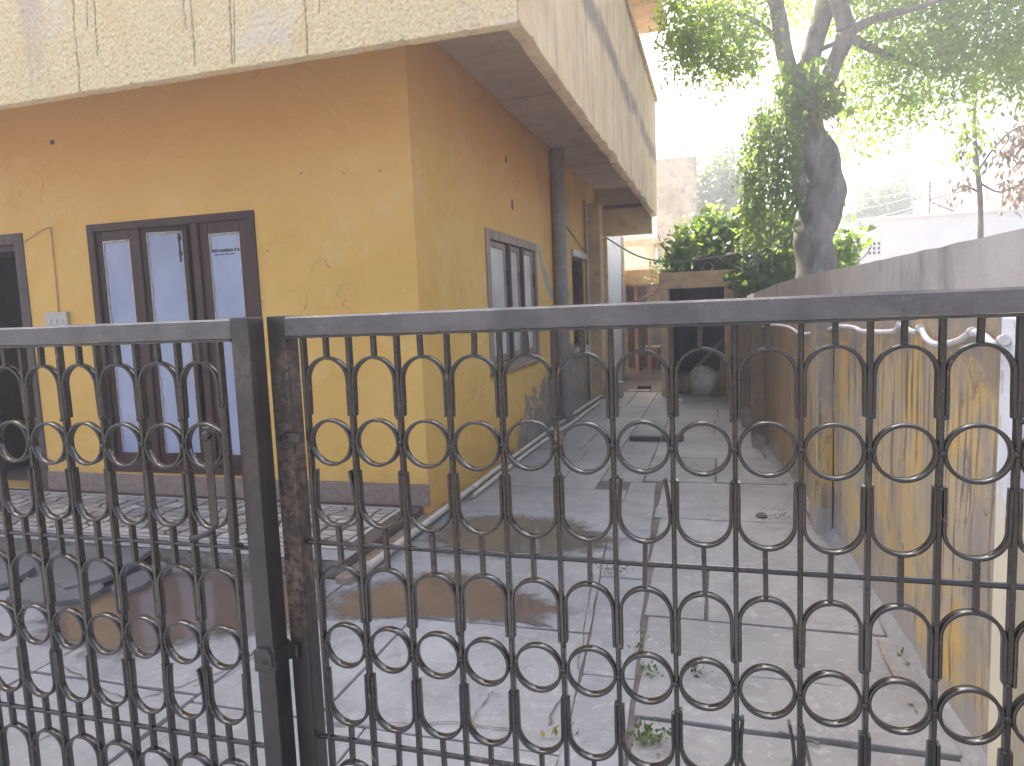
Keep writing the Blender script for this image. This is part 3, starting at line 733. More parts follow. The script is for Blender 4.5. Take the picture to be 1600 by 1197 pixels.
# alley-side shuttered window: faded wood, three leaves of dusty glass
y0, y1, z0, z1 = WIN1
def rx(mb): mb.v = [(XS-(y-0.0), x, z) for x, y, z in mb.v]; return mb
rx(MB().box(y0, y0+.10, -.02, .09, z0, z1).box(y1-.08, y1, -.02, .09, z0, z1).box(y0+.10, y1-.08, -.018, .09, z1-.09, z1).box(y0+.10, y1-.08, -.018, .09, z0, z0+.07)).build('window_frame', MAT['oldwood'], house, 0.005)
MBs = rx(MB().box(y0-.02, y1+.02, -.045, -.021, z0-.03, z0+.012)); MBs.build('window_sill', MAT['oldwood'], house, 0.006)
ws = [(y0+.11, y0+.70), (y0+.73, y0+1.20), (y0+1.23, y1-.09)]
for i, (a, b) in enumerate(ws):
    st = .058
    lf = rx(MB().box(a, a+st, .012, .05, z0+.08, z1-.10).box(b-st, b, .012, .05, z0+.08, z1-.10).box(a+st, b-st, .013, .049, z0+.08, z0+.15).box(a+st, b-st, .013, .049, z1-.155, z1-.10)
            .box(a+st, b-st, .013, .049, 1.46, 1.52)).build('shutter_leaf', MAT['oldwood'], house, 0.004)
    rx(MB().box(a+st-.003, b-st+.003, .028, .034, 1.515, z1-.15)).build('pane', MAT['oldpane'], lf)
    rx(MB().box(a+st-.003, b-st+.003, .028, .034, z0+.145, 1.465)).build('pane', MAT['oldpane'], lf)
    rx(MB().box(b-.03, b-.005, -.004, .0118, 1.75, 1.90)).build('hinge', MAT['brown'], lf, 0.002)
for yy in (y0+.715, y0+1.215):
    rx(MB().box(yy-.022, yy+.022, -.03, .06, z0+.07, z1-.09)).build('mullion', MAT['brown2'], house, 0.004)

# grilled window further up
y0, y1, z0, z1 = WIN2
rx(MB().box(y0, y0+.05, .02, .09, z0, z1).box(y1-.05, y1, .02, .09, z0, z1).box(y0+.05, y1-.05, .021, .09, z1-.05, z1).box(y0+.05, y1-.05, .021, .09, z0, z0+.05)).build('window_frame', MAT['brown2'], house, 0.004)
rx(MB().box(y0-.06, y1+.06, -.05, -.001, z1, z1+.10)).build('lintel', MAT['border'], house, 0.006)
rx(MB().box(y0-.05, y1+.05, -.06, -.001, z0-.12, z0)).build('window_sill', MAT['border'], house, 0.006)
for k in range(5):
    yy = y0+.05+(k+1)*(y1-y0-.1)/6; rx(MB().box(yy-.006, yy+.006, .045, .057, z0+.05, z1-.05)).build('grille_bar', MAT['gate'], house)
for k in range(9):
    zz = z0+.05+(k+1)*(z1-z0-.1)/10; rx(MB().box(y0+.05, y1-.05, .046, .056, zz-.006, zz+.006)).build('grille_bar', MAT['gate'], house)
rx(MB().box(y0+.05, y1-.05, .12, .13, z0+.05, z1-.05)).build('dark_pane', MAT['dark'], house)
# corner column, narrow door
MB().box(XS+.001, -1.79, 11.32, 11.66, -0.02, 3.15).build('column', MAT['orange'], house, 0.012)
y0, y1, z0, z1 = DOOR3
rx(MB().box(y0, y0+.06, -.01, .10, z0, z1).box(y1-.06, y1, -.01, .10, z0, z1).box(y0+.06, y1-.06, -.009, .10, z1-.07, z1)).build('door_frame', MAT['border'], house, 0.004)
rx(MB().box(y0+.06, y1-.06, .05, .09, z0, z1-.07)).build('door_leaf', MAT['brown'], house, 0.003)

# ------------------------------------------------------------------ verandah with crazy-tile floor
ver = MB().box(-7.2, -2.08, 3.46, YF-.0005, -0.03, 0.094).build('verandah_floor', MAT['tilebed'], None, 0.006); tag(ver, kind='structure')
fr = MB(); nx = 150                          # pebbly riser with real bumps
V = []; Fc = []
for i in range(221):
    for k in range(8):
        x = -7.15+i*(5.07/220); z = -0.005+k*0.098/7
        V.append((x, 3.452-0.012*abs(mnoise.noise(Vector((x*16, z*22, 0))))-0.006*mnoise.noise(Vector((x*45, z*45, 2))), z))
Fc = [(i*8+k, (i+1)*8+k, (i+1)*8+k+1, i*8+k+1) for i in range(220) for k in range(7)]
fr.add(V, Fc, True).build('riser', MAT['aggregate'], ver)
MB().box(-7.15, -2.082, 3.455, 3.62, 0.0945, 0.101).build('nosing', MAT['court'], ver, 0.002)
MB().box(-7.15, -2.20, 3.645, 3.672, 0.0945, 0.1005).build('border_strip', MAT['border'], ver)
MB().box(-2.225, -2.20, 3.673, YF-.02, 0.0945, 0.1005).build('border_strip', MAT['border'], ver)
MB().box(-7.15, -2.226, 4.50, 4.515, 0.0945, 0.1005).build('border_strip', MAT['border'], ver)
gx, gy = 29, 8
X0, X1, Y0, Y1 = -6.15, -2.235, 3.685, 4.49
cor = {}
for i in range(gx+1):
    for k in range(gy+1):
        jx = 0 if i in (0, gx) else random.uniform(-.045, .045); jy = 0 if k in (0, gy) else random.uniform(-.034, .034)
        cor[i, k] = (X0+(X1-X0)*i/gx+jx, Y0+(Y1-Y0)*k/gy+jy)
for i in range(gx):
    for k in range(gy):
        q = [cor[i, k], cor[i+1, k], cor[i+1, k+1], cor[i, k+1]]
        cx = sum(p[0] for p in q)/4; cy = sum(p[1] for p in q)/4; s = random.uniform(.70, .84)
        q = [(cx+(p[0]-cx)*s, cy+(p[1]-cy)*s) for p in q]
        MB().prism(q, 0.0942, 0.0985+random.uniform(0, .002)).build('tile', MAT['tile'], ver)
tag(MB().box(-2.079, -1.985, 3.35, 5.2, -0.03, 0.045).build('apron_kerb', MAT['dado'], None, 0.012, 2), kind='structure')

# broken stone slabs lying against the step
def stone(px, top, lab, tiltx=0.0, tilty=0.0, th=0.035):
    P = [at(a, b, z=0.03) for a, b in px]; cx = sum(p.x for p in P)/len(P); cy = sum(p.y for p in P)/len(P)
    pts = []
    for i, p in enumerate(P):
        q = P[(i+1) % len(P)]
        for k in range(3):
            t = k/3; pts.append((p.x+(q.x-p.x)*t+random.uniform(-.012,.012), p.y+(q.y-p.y)*t+random.uniform(-.012,.012)))
    f1 = lambda x, y: top+tiltx*(x-cx)+tilty*(y-cy)
    o = MB().prism(pts, lambda x, y: f1(x, y)-th, f1).build('stone_slab', MAT['stone'], None, 0.006, 2)
    tag(o, lab, 'stone slab', 'broken stone slabs by the step')
stone([(62,905),(78,872),(128,850),(205,856),(250,862),(215,890),(165,912),(100,925)], 0.075, 'large blue grey broken slab propped on the step behind the left gate', 0.03, 0.06)
stone([(10,935),(40,905),(95,915),(150,905),(165,918),(128,938),(60,942)], 0.042, 'flat grey broken slab lying lowest in front of the pile', 0.0, 0.02)
stone([(-60,900),(-20,872),(40,868),(55,890),(20,912),(-30,920)], 0.055, 'grey broken slab at the left end of the pile', -0.02, 0.04)
stone([(170,918),(205,900),(250,880),(268,890),(225,915),(185,930)], 0.04, 'narrow brownish broken slab at the right end of the pile', 0.0, 0.03)

# ------------------------------------------------------------------ pipes along the house
def pipe_thing(name, lab, cat, mat, path, r, n=12, group=None, joints=(), jr=1.3):
    o = thing(name, Vector(path[0]), lab, cat, group)
    MB().tube(path, r, n).build('pipe_run', mat, o)
    for a, b in joints: MB().tube([a, b], r*jr, n).build('collar', mat, o)
    return o
pipe_thing('downpipe', 'thick grey cement downpipe standing against the yellow alley wall', 'pipe', MAT['acpipe'],
           [(-1.905, 8.93, 0.0), (-1.935, 8.95, 1.2), (-1.94, 8.95, 3.515)], 0.088, 18, None,
           [((-1.915, 8.935, .42), (-1.917, 8.936, .50)), ((-1.94, 8.95, 1.62), (-1.94, 8.95, 1.74)), ((-1.94, 8.95, 3.40), (-1.94, 8.95, 3.50))], 1.13)
pp = smooth_path([(-1.955, 3.47, 0.052), (-1.96, 4.4, 0.045), (-1.955, 6.2, 0.05), (-1.94, 8.3, 0.04), (-1.86, 10.6, 0.045), (-1.80, 12.5, .04)], 6)
pipe_thing('drain_pipe', 'long cream plastic pipe lying on the ground along the house wall', 'pipe', MAT['pvc'], pp, 0.024, 12, None,
           [((-1.955, 5.30, .048), (-1.955, 5.40, .048)), ((-1.955, 3.475, .052), (-1.956, 3.53, .052)), ((-1.935, 8.4, .04), (-1.93, 8.5, .04))], 1.25)
pipe_thing('drain_pipe', 'second darker plastic pipe lying outside the long cream one', 'pipe', MAT['pvc'],
           smooth_path([(-1.89, 5.15, 0.03), (-1.885, 7.0, 0.03), (-1.80, 8.7, 0.03), (-1.76, 10.6, .03)], 6), 0.02)
pipe_thing('conduit', 'thin pale conduit running up beside the orange column', 'pipe', MAT['pvc'], [(-1.99, 11.25, 0.0), (-1.99, 11.25, 3.2)], 0.022)
pipe_thing('conduit', 'thin pale conduit beyond the narrow door', 'pipe', MAT['pvc'], [(-1.99, 12.62, 0.0), (-1.99, 12.62, 2.7)], 0.02)
tag(MB().tube(smooth_path([(-2.015, 9.3, 2.72), (-2.01, 10.0, 2.60), (-2.005, 10.9, 2.42), (-1.98, 11.22, 2.38)], 6), 0.009, 6).build('wall_cable', MAT['cable']), 'thin dark cable clipped slanting across the upper alley wall', 'cable')

# ------------------------------------------------------------------ right-hand boundary wall
bw = thing('boundary_wall', (0.7, 5, 0), 'stained yellow boundary wall with pilasters on the right of the alley', 'wall')
ys = [2.35+k*0.077 for k in range(121)]; ys = [y for y in ys if y < 11.6]+[11.6]
V = []; nz = 20
for y in ys:
    for k in range(nz):
        z = -0.02+1.45*k/(nz-1); p = Vector((0, y*2.2, z*2.2))
        V.append((wallx(y)+0.010*mnoise.noise(p)+0.004*mnoise.noise(p*4), y, z))
n = len(ys)
Fc = [(i*nz+k, i*nz+k+1, (i+1)*nz+k+1, (i+1)*nz+k) for i in range(n-1) for k in range(nz-1)]
lw = MB().add(V, Fc, True)
top = [(wallx(y), y, 1.43) for y in ys]+[(wallx(y)+.13, y, 1.435) for y in ys]
lw.add([V[i*nz+nz-1] for i in range(n)]+[(wallx(y)+.2, y, 1.436) for y in ys], [(i, i+1, n+i+1, n+i) for i in range(n-1)])
raw(lw, 'painted_face', MAT['wallR'], bw)
# cement wall that rises behind it
V = []
hz = lambda y: 1.69 if y < 6 else 1.69-0.022*(y-6)
for y in [1.2]+ys+[12.5]:
    a = wallx(y)+0.125
    V += [(a, y, -.02), (a, y, hz(y)+0.006*mnoise.noise(Vector((0, y*5, 0)))), (a+.16, y, hz(y)), (a+.16, y, -.02)]
m = len(V)//4
Fc = [(i*4+k, i*4+k+1, (i+1)*4+k+1, (i+1)*4+k) for i in range(m-1) for k in range(3)]+[(0, 1, 2, 3), (m*4-1, m*4-2, m*4-3, m*4-4)]
raw(MB().add(V, Fc), 'cement_upper_wall', MAT['grey'], bw)
for (ya, yb, pr, h, mk) in [(4.70, 4.98, .11, 1.41, 'wallR'), (7.45, 7.75, .12, 1.40, 'wallR'), (8.75, 9.05, .14, 1.42, 'wallR'), (9.85, 10.15, .2, 1.42, 'wallR')]:
    MB().box(wallx(ya)-pr, wallx(yb)+.02, ya, yb, -.02, h).build('pilaster', MAT[mk], bw, 0.015, 2)
# whitewashed end of the wall
MB().box(wallx(2.35)-.012, 1.05, 2.22, 2.347, -.02, 1.435).build('end_pier', MAT['pier'], bw, 0.015, 2)
# damp cement fillet at its foot
V = []; 
for y in ys:
    a = wallx(y); w = .045+.06*abs(mnoise.noise(Vector((y*2.7, 0, 0)))); V += [(a-w, y, -.004), (a-w*.55, y, .016+.008*mnoise.noise(Vector((y*6, 1, 0)))), (a+.015, y, .05+.03*mnoise.noise(Vector((y*4, 3, 0))))]
raw(MB().add(V, [(i*3+k, (i+1)*3+k, (i+1)*3+k+1, i*3+k+1) for i in range(n-1) for k in range(2)], True), 'cement_fillet', MAT['slab'], bw)
# bent white conduit hung along the wall
cp = []
for (px, py, off) in [(1180,514,.03),(1205,508,.03),(1232,511,.03),(1252,522,.03),(1285,517,.03),(1312,510,.03),(1335,512,.03),(1345,517,.03),(1362,518,.03),(1378,519,.03),(1398,517,.03),(1407,508,.03),(1420,516,.03),(1432,519,.03),(1438,514,.03),(1448,530,.03),(1462,538,.03),(1480,537,.03),(1500,531,.03),(1520,519,.03),(1538,526,.03),(1552,538,.03),(1568,532,.03)]:
    x = 0.7
    for _ in range(30):
        p = at(px, py, x=x); x = 0.6*x+0.4*(wallx(min(max(p.y, 2.0), 11))-off)
    cp.append(p)
wc = thing('white_conduit', cp[-1], 'crooked white painted conduit strung along the right hand wall', 'conduit')
MB().tube(smooth_path(cp, 5), [0.0115]*(len(cp)*5-4), 8).build('conduit_run', MAT['whitepipe'], wc)
for i in (5, 11, 14, 19, 22): MB().tube([cp[i]+Vector((-.001, .012, 0)), cp[i]+Vector((-.001, -.012, .002))], .0155, 8).build('coupling', MAT['whitepipe'], wc)

# ------------------------------------------------------------------ gateway shed at the end of the alley
sh = thing('gateway_shed', (-.3, 11.8, 0), 'dark shed behind an orange plastered gateway at the end of the alley', 'shed')
MB().box(-.88, -.745, 11.6, 12.0, -.02, 1.735).build('gate_post', MAT['orange'], sh, .01)
MB().box(.115, .28, 11.6, 12.0, -.02, 1.735).build('gate_post', MAT['orange'], sh, .01)
MB().box(-.89, .29, 11.59, 12.0, 1.737, 2.0).build('lintel', MAT['orange'], sh, .012)
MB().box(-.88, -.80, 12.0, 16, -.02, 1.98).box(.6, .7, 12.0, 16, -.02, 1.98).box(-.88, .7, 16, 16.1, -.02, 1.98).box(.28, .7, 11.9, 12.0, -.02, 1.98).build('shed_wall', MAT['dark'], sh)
MB().box(-.9, .72, 12.001, 16.1, 1.9805, 2.06).build('shed_roof', MAT['grey'], sh)
MB().box(.285, 1.6, 11.62, 11.9, -.02, 1.95).build('side_wall', MAT['orange'], sh, .01)
# things inside and on it
def lathe(prof, c, n=20):
    mb = MB(); V = []
    for r, z in prof:
        for k in range(n): V.append((c[0]+r*math.cos(2*math.pi*k/n), c[1]+r*math.sin(2*math.pi*k/n), c[2]+z))
    return mb.add(V, [(i*n+k, i*n+(k+1) % n, (i+1)*n+(k+1) % n, (i+1)*n+k) for i in range(len(prof)-1) for k in range(n)], True)
def sackmesh(c, r, h, seed):
    prof = [(0.02, 0), (r*.9, .0), (r*1.05, h*.15), (r*1.08, h*.45), (r*.95, h*.75), (r*.6, h*.93), (r*.15, h), (0.01, h*.99)]
    mb = lathe(prof, c, 24)
    mb.v = [tuple(Vector(p)+Vector((mnoise.noise(Vector(p)*6+Vector((seed, 0, 0))), mnoise.noise(Vector(p)*6+Vector((0, seed, 0))), 0))*r*.55+Vector((0, 0, h*.35*mnoise.noise(Vector((p[0]*7+seed, p[1]*7, 0)))*(p[2]-c[2])/h+.02*mnoise.noise(Vector(p)*22)))) for p in mb.v]
    return mb
tag(sackmesh((-.20, 11.85, .0), .23, .46, 1).build('sack', MAT['sack']), 'bulging white sack in the dark shed doorway', 'sack')
tag(sackmesh((-.52, 11.95, .0), .12, .36, 4).build('sack', MAT['woodplank']), 'small brown sack left of the white one', 'sack')
tag(MB().bar((-.35, 11.9, .42), (.22, 12.2, 1.02), .07, .03).build('plank', MAT['oldwood'], None, .004), 'pale plank leaning diagonally inside the shed doorway', 'plank')
tag(MB().bar((.06, 11.52, .0), (.08, 11.57, .62), .075, .02).build('plank', MAT['woodplank'], None, .003), 'short upright plank beside the white sack', 'plank')
tag(MB().box(-.12, .05, 11.40, 11.52, .0, .10).build('brick', MAT['brick'], None, .008), 'dark brick on the ground at the foot of the short plank', 'brick')
ty = MB(); R0, r0 = .17, .065; V = []
for i in range(28):
    for k in range(10):
        a, b = 2*math.pi*i/28, 2*math.pi*k/10; rr = R0+r0*math.cos(b)
        V.append((-.135+rr*math.cos(a), 11.72+r0*.8*math.sin(b), 2.0+.03+rr*math.sin(a)))
V = [(x, y, max(z, 2.004)) for x, y, z in V]
ty.add(V, [(i*10+k, ((i+1) % 28)*10+k, ((i+1) % 28)*10+(k+1) % 10, i*10+(k+1) % 10) for i in range(28) for k in range(10)], True)
ty.tube([(-.135, 11.735, 2.07), (-.135, 11.745, 2.07)], .06, 20)
tag(ty.build('tyre', MAT['tyre']), 'old black tyre sunk upright among leaves on the gateway lintel', 'tyre')
tag(lathe([(.02, 0), (.12, .0), (.17, .10), (.19, .28), (.20, .33), (.17, .33), (.15, .2), (.02, .15)], (.42, 11.78, 1.955), 22).build('plant_pot', MAT['tyre']), 'dark plant pot half hidden in creeper on the shed roof', 'pot')

# objects in the far part of the alley
tag(MB().box(-1.74, -1.50, 11.35, 11.62, 0, .26).build('concrete_block', MAT['grey'], None, .012, 2), 'grey concrete block standing beside the pipes far up the alley', 'block')
tag(MB().box(-1.36, -1.13, 12.35, 12.47, .0, .09).build('brick', MAT['brick'], None, .008), 'single dark brick lying in the middle of the far alley', 'brick')
tag(MB().box(-1.5, -1.12, 12.12, 12.22, 0, .035).build('plank', MAT['border'], None, .004), 'pale flat board on the ground by the dark brick', 'plank')
tag(MB().box(-.95, -.62, 7.72, 7.80, .0, .05).build('batten', MAT['brown2'], None, .004), 'dark batten lying across the slabs, left of the brick', 'batten')
tag(MB().box(-.60, -.36, 7.70, 7.82, .0, .065).build('brick', MAT['brick'], None, .008), 'brown brick lying across the slabs beside the dark batten', 'brick')

# ------------------------------------------------------------------ rear wing and what lies behind
rw = thing('rear_wing', (-3, 14, 0), 'cream rear building with white end wall beyond the yellow house', 'house')
MB().box(-6, -1.90, 12.78, 14.7, -.02, 2.95).build('wall', MAT['white'], rw, .01)
MB().box(-6, -1.905, 14.702, 15.15, -.02, 3.4).build('wall', MAT['cream'], rw, .01)
MB().box(-2.02, -1.885, 12.74, 12.779, -.02, 2.73).build('pilaster', MAT['cream'], rw, .01)
MB().box(-1.93, -1.895, 14.8, 15.1, 0, 2.05).build('door', MAT['brown2'], rw, .005)
MB().tube([(-1.86, 14.72, 0), (-1.86, 14.72, 2.9)], .03, 8).build('pipe', MAT['pvc'], rw)
MB().box(-6, -1.55, 18.0, 19.5, -.02, 3.6).build('upper_wall', MAT['white'], rw, .01)
MB().box(-6, -1.25, 17.9, 19.5, 3.0, 3.12).build('roof_slab', MAT['cream'], rw, .01)
MB().box(-1.62, -1.5, 17.95, 18.05, 0, 3.0).build('post', MAT['cream'], rw, .01)
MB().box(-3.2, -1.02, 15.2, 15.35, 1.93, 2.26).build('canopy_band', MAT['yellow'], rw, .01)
MB().box(-3.2, -1.02, 15.35, 17.6, 1.95, 2.05).build('canopy', MAT['orange'], rw, .01)
for x in (-1.93, -1.70, -1.42): MB().box(x-.035, x+.035, 15.5, 15.58, 0, 1.95).build('post', MAT['orange'], rw, .006)
MB().box(-2.2, -1.5, 17.0, 17.05, 0, 1.95).build('dark_door', MAT['brown'], rw)
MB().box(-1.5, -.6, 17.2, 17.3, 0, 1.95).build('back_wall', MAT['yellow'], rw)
rt = lambda: random.uniform(-.01, .01)
for k in range(14):                           # row of red edging tiles hung from the canopy
    t = k/13; x = -1.84+.74*t; z = 1.55+.33*t**1.5
    MB().obox((x, 15.1, z+rt()), .035, .02, .022, Matrix.Rotation(.3+rt()*9, 3, 'Y')).build('clay_tile', MAT['terracotta'], rw, .004)
MB().tube([(-1.87, 15.12, 1.545), (-1.45, 15.12, 1.60), (-1.07, 15.12, 1.88)], .012, 6).build('tile_rod', MAT['brown2'], rw)
tb = thing('table', (-1.5, 16.7, 0), 'low pale topped table at the very back of the alley', 'table')
MB().box(-1.72, -1.28, 16.5, 16.9, .50, .54).build('table_top', MAT['border'], tb, .005)
for x in (-1.69, -1.31):
    for y in (16.53, 16.87): MB().box(x-.02, x+.02, y-.02, y+.02, 0, .50).build('leg', MAT['brown2'], tb, .003)
tag(lathe([(.01, 0), (.10, 0), (.13, .27), (.14, .28), (.12, .27), (.09, .03), (.01, .03)], (-1.49, 16.62, .0)).build('bucket', MAT['redcloth']), 'red bucket under the low table at the back', 'bucket')
tag(MB().box(-1.83, -1.66, 16.2, 16.4, 0, .34).build('crate', MAT['brown'], None, .01), 'dark wooden crate beside the low table', 'crate')
# tall blind wall
tw = MB().box(-1.42, -.45, 18.0, 18.25, -.02, 5.06).build('tall_wall', MAT['tower'], None, .02); tag(tw, 'tall mildewed concrete wall rising behind the creeper', 'wall')
bgw = MB().box(-.44, 3.0, 17.0, 17.2, -.02, 2.6).build('back_boundary_wall', MAT['tower'], None, .02); tag(bgw, 'low weathered wall behind the creeper and tree trunk', 'wall')

# ------------------------------------------------------------------ foliage
def leaves(name, mat, P, size, parent=None, droop=0.5, shape='rhomb', wid=0.45, face=None):
    P = np.asarray(P, float); N = len(P)
    d = rng.normal(size=(N, 3)); d /= np.linalg.norm(d, axis=1)[:, None]
    d[:, 2] -= droop*1.4; d /= np.linalg.norm(d, axis=1)[:, None]
    u = rng.normal(size=(N, 3))
    if face is not None: u = u*0.6 + np.asarray(face)
    s = np.cross(d, u); s /= (np.linalg.norm(s, axis=1)[:, None]+1e-9); nrm = np.cross(s, d)
    L = size*rng.uniform(0.6, 1.25, N)[:, None]; W = L*wid
    if shape == 'rhomb':
        pts = np.stack([P, P+d*L*.45+s*W*.5+nrm*L*.05, P+d*L-nrm*L*.08, P+d*L*.45-s*W*.5+nrm*L*.05], 1); m = 4
    else:
        pts = np.stack([P, P-d*L*.12+s*W*.32, P+d*L*.22+s*W*.55+nrm*L*.05, P+d*L-nrm*L*.1, P+d*L*.22-s*W*.55+nrm*L*.05, P-d*L*.12-s*W*.32], 1); m = 6
    me = bpy.data.meshes.new(name)
    me.vertices.add(N*m); me.vertices.foreach_set('co', pts.reshape(-1).astype(np.float32))
    me.loops.add(N*m); me.loops.foreach_set('vertex_index', np.arange(N*m, dtype=np.int32))
    me.polygons.add(N); me.polygons.foreach_set('loop_start', np.arange(0, N*m, m, dtype=np.int32))
    me.materials.append(mat); me.update(calc_edges=True); me.validate()
    return link_mesh(name, me, parent)

def blob_points(blobs, n, clump=22, cs=0.16):
    """blobs: (centre, (rx, ry, rz)); clumps of leaves spread through the volume"""
    vol = np.array([b[1][0]*b[1][1]*b[1][2]*(b[2] if len(b) > 2 else 1) for b in blobs]); vol = vol/vol.sum()
    out = []
    for b, w in zip(blobs, vol):
        k = max(1, int(n*w/clump)); c = np.array(b[0]); r = np.array(b[1])
        q = rng.normal(size=(k, 3)); q /= np.linalg.norm(q, axis=1)[:, None]; q *= rng.uniform(0.15, 1, (k, 1))**(1/2.2)
        cc = c+q*r
        pts = np.repeat(cc, clump, 0)+rng.normal(size=(k*clump, 3))*cs*np.array([1, 1, 1.15]); out.append(pts)
    return np.concatenate(out)

def W(px, py, y): return at(px, py, y=y)
def PXR(r, y): return r*y/F*1.05

tree = thing('tree', (1.4, 11.0, 0), 'large twisting tree rising behind the right hand wall', 'tree')
TY = 11.0
def limb(pts, name='limb', n=14, jit=.16):
    path = [W(px, py, y) for px, py, r, y in pts]; rad = [PXR(r*(.92 if name == 'trunk' else .72), y) for px, py, r, y in pts]
    sp = smooth_path(path, 6); sr = []
    for i in range(len(rad)-1):
        for k in range(6): sr.append(rad[i]+(rad[i+1]-rad[i])*k/6)
    sr.append(rad[-1])
    return MB().tube(sp, sr, n, True, jit, 3.2).build(name, MAT['bark'], tree)
limb([(1275,640,44,11), (1274,470,35,11), (1272,420,29,11), (1272,370,27,11), (1283,320,30,11), (1288,275,27,11), (1275,235,25,11), (1256,195,25,11), (1252,155,25,11), (1254,120,24,11.0)], 'trunk', 18, .2)
limb([(1256,325,14,10.95), (1250,290,13,10.9), (1247,255,12,10.9), (1250,215,14,10.95)], 'limb')
limb([(1250,160,20,11), (1232,110,16,10.9), (1222,60,15,10.8), (1212,0,14,10.7), (1200,-80,12,10.5), (1160,-200,8,10.2)])
limb([(1256,150,22,11), (1264,100,18,11.05), (1278,50,18,11.1), (1292,0,19,11.2), (1305,-90,15,11.3), (1330,-220,9,11.6)])
limb([(1268,165,14,11), (1292,125,15,10.9), (1308,90,15,10.85), (1322,52,16,10.8), (1312,10,14,10.8), (1300,-60,12,10.7), (1290,-160,7,10.5)])
limb([(1320,58,10,10.8), (1348,38,8,10.7), (1385,24,6.5,10.5), (1440,10,5,10.2), (1520,-20,3,9.8)])
limb([(1326,58,9,10.82), (1360,75,7,10.9), (1395,90,5,11.0), (1450,105,3.5,11.2), (1530,110,2,11.4)])
limb([(1270,82,5,11.05), (1290,74,4.5,10.95), (1310,66,4,10.9)])
limb([(1222,70,7,10.8), (1190,40,5,10.6), (1150,20,4,10.4), (1100,10,2.5,10.2)])
limb([(1212,10,7,10.7), (1170,-30,5,10.5), (1110,-60,3,10.2), (1060,-40,2,10.0)])
def B(px, py, rpx, y, ry=None, w=1.0, rz=None):
    r = PXR(rpx, y); return (tuple(W(px, py, y)), (r, ry or r*.75, (PXR(rz, y) if rz else r)), w)
blobs = [B(1085,30,50,10.2,w=1.5), B(1070,75,34,10.1,w=1.7), B(1115,80,48,10.3,w=1.6), B(1150,30,50,10.5,w=1.4), B(1150,105,30,10.3,w=1.6), B(1180,70,30,10.6,w=.5), B(1200,20,34,11,w=.5),
         B(1240,50,30,11.6,w=.5), B(1260,20,30,11.8,w=.5), B(1340,20,45,11.4,w=.8), B(1345,120,38,11.4), B(1330,180,34,11.5), B(1350,215,26,11.5,w=.8), B(1335,250,15,11.5,w=.7),
         B(1400,60,60,11.2,w=.7), B(1400,140,45,11.3,w=.9), B(1450,30,70,10.8,w=.6), B(1460,110,50,11,w=.8), B(1440,165,32,11.1,w=.7), B(1530,40,70,10.5,w=.6), B(1520,110,40,10.7,w=.9), B(1590,20,70,10.2,w=.6), B(1370,210,22,11.4,w=.6), B(1400,190,20,11.3,w=.5), B(1480,200,16,11,w=.5),
         B(1500,160,28,10.9,w=.8), B(1522,200,24,10.9,w=.8), B(1500,240,18,10.9,w=.6), B(1525,240,18,10.9,w=.6), B(1660,60,80,10),
         B(1100,-60,80,10.3,w=.4), B(1200,-120,100,10.8,w=.35), B(1320,-120,110,11.2,w=.35), B(1450,-110,120,10.9,w=.35), B(1580,-120,120,10.3,w=.35), B(1250,-230,110,11,w=.25), B(1420,-230,120,11,w=.25)]
pts = blob_points(blobs, 42000, 16, .11)
leaves('crown', MAT['leaf'], pts, .092, tree, .55, 'rhomb', .46)['kind'] = 'stuff'
# foliage clasping the fork
fp = blob_points([B(1250,130,26,10.6), B(1275,150,22,10.6), B(1290,165,20,10.65,w=.8), B(1240,165,18,10.6,w=.6)], 300, 8, .10)
leaves('fork_leaves', MAT['money'], fp, .13, tree, .8, 'heart', .6)['kind'] = 'stuff'
yp = blob_points([B(1285,160,18,10.55,w=.8)], 60, 6, .10)
leaves('fork_leaves', MAT['yellowleaf'], yp, .12, tree, .9, 'heart', .5)['kind'] = 'stuff'

# hanging creeper left of the trunk
cr = thing('hanging_creeper', tuple(W(1200, 420, 10.7)), 'thick curtain of creeper hanging left of the tree trunk', 'creeper')
st = []; strands = MB()
for k in range(42):
    px = random.gauss(1202, 22); px = min(max(px, 1163), 1246); ytop = 130+abs(px-1215)*.8+random.uniform(0, 50); ybot = random.uniform(290, 410)
    if px < 1180: ybot = random.uniform(300, 415)
    y = 10.7+random.uniform(-.4, .5); a = W(px+8, ytop, y); b = W(px-6+random.uniform(-10, 8), ybot, y)
    m = int((a-b).length/.021)
    for i in range(m):
        t = i/m; p = a+(b-a)*t+Vector((random.gauss(0, .05), random.gauss(0, .07), 0)); st.append(p)
    if k % 5 == 0: strands.tube(smooth_path([a, (a+b)/2+Vector((random.uniform(-.08, .08), 0, 0)), b+Vector((0, 0, -.3))], 5), .008, 5)
strands.build('stem', MAT['bark'], cr)
leaves('leaf_curtain', MAT['vine'], np.array([tuple(p) for p in st]), .078, cr, .75, 'heart', .62)['kind'] = 'stuff'

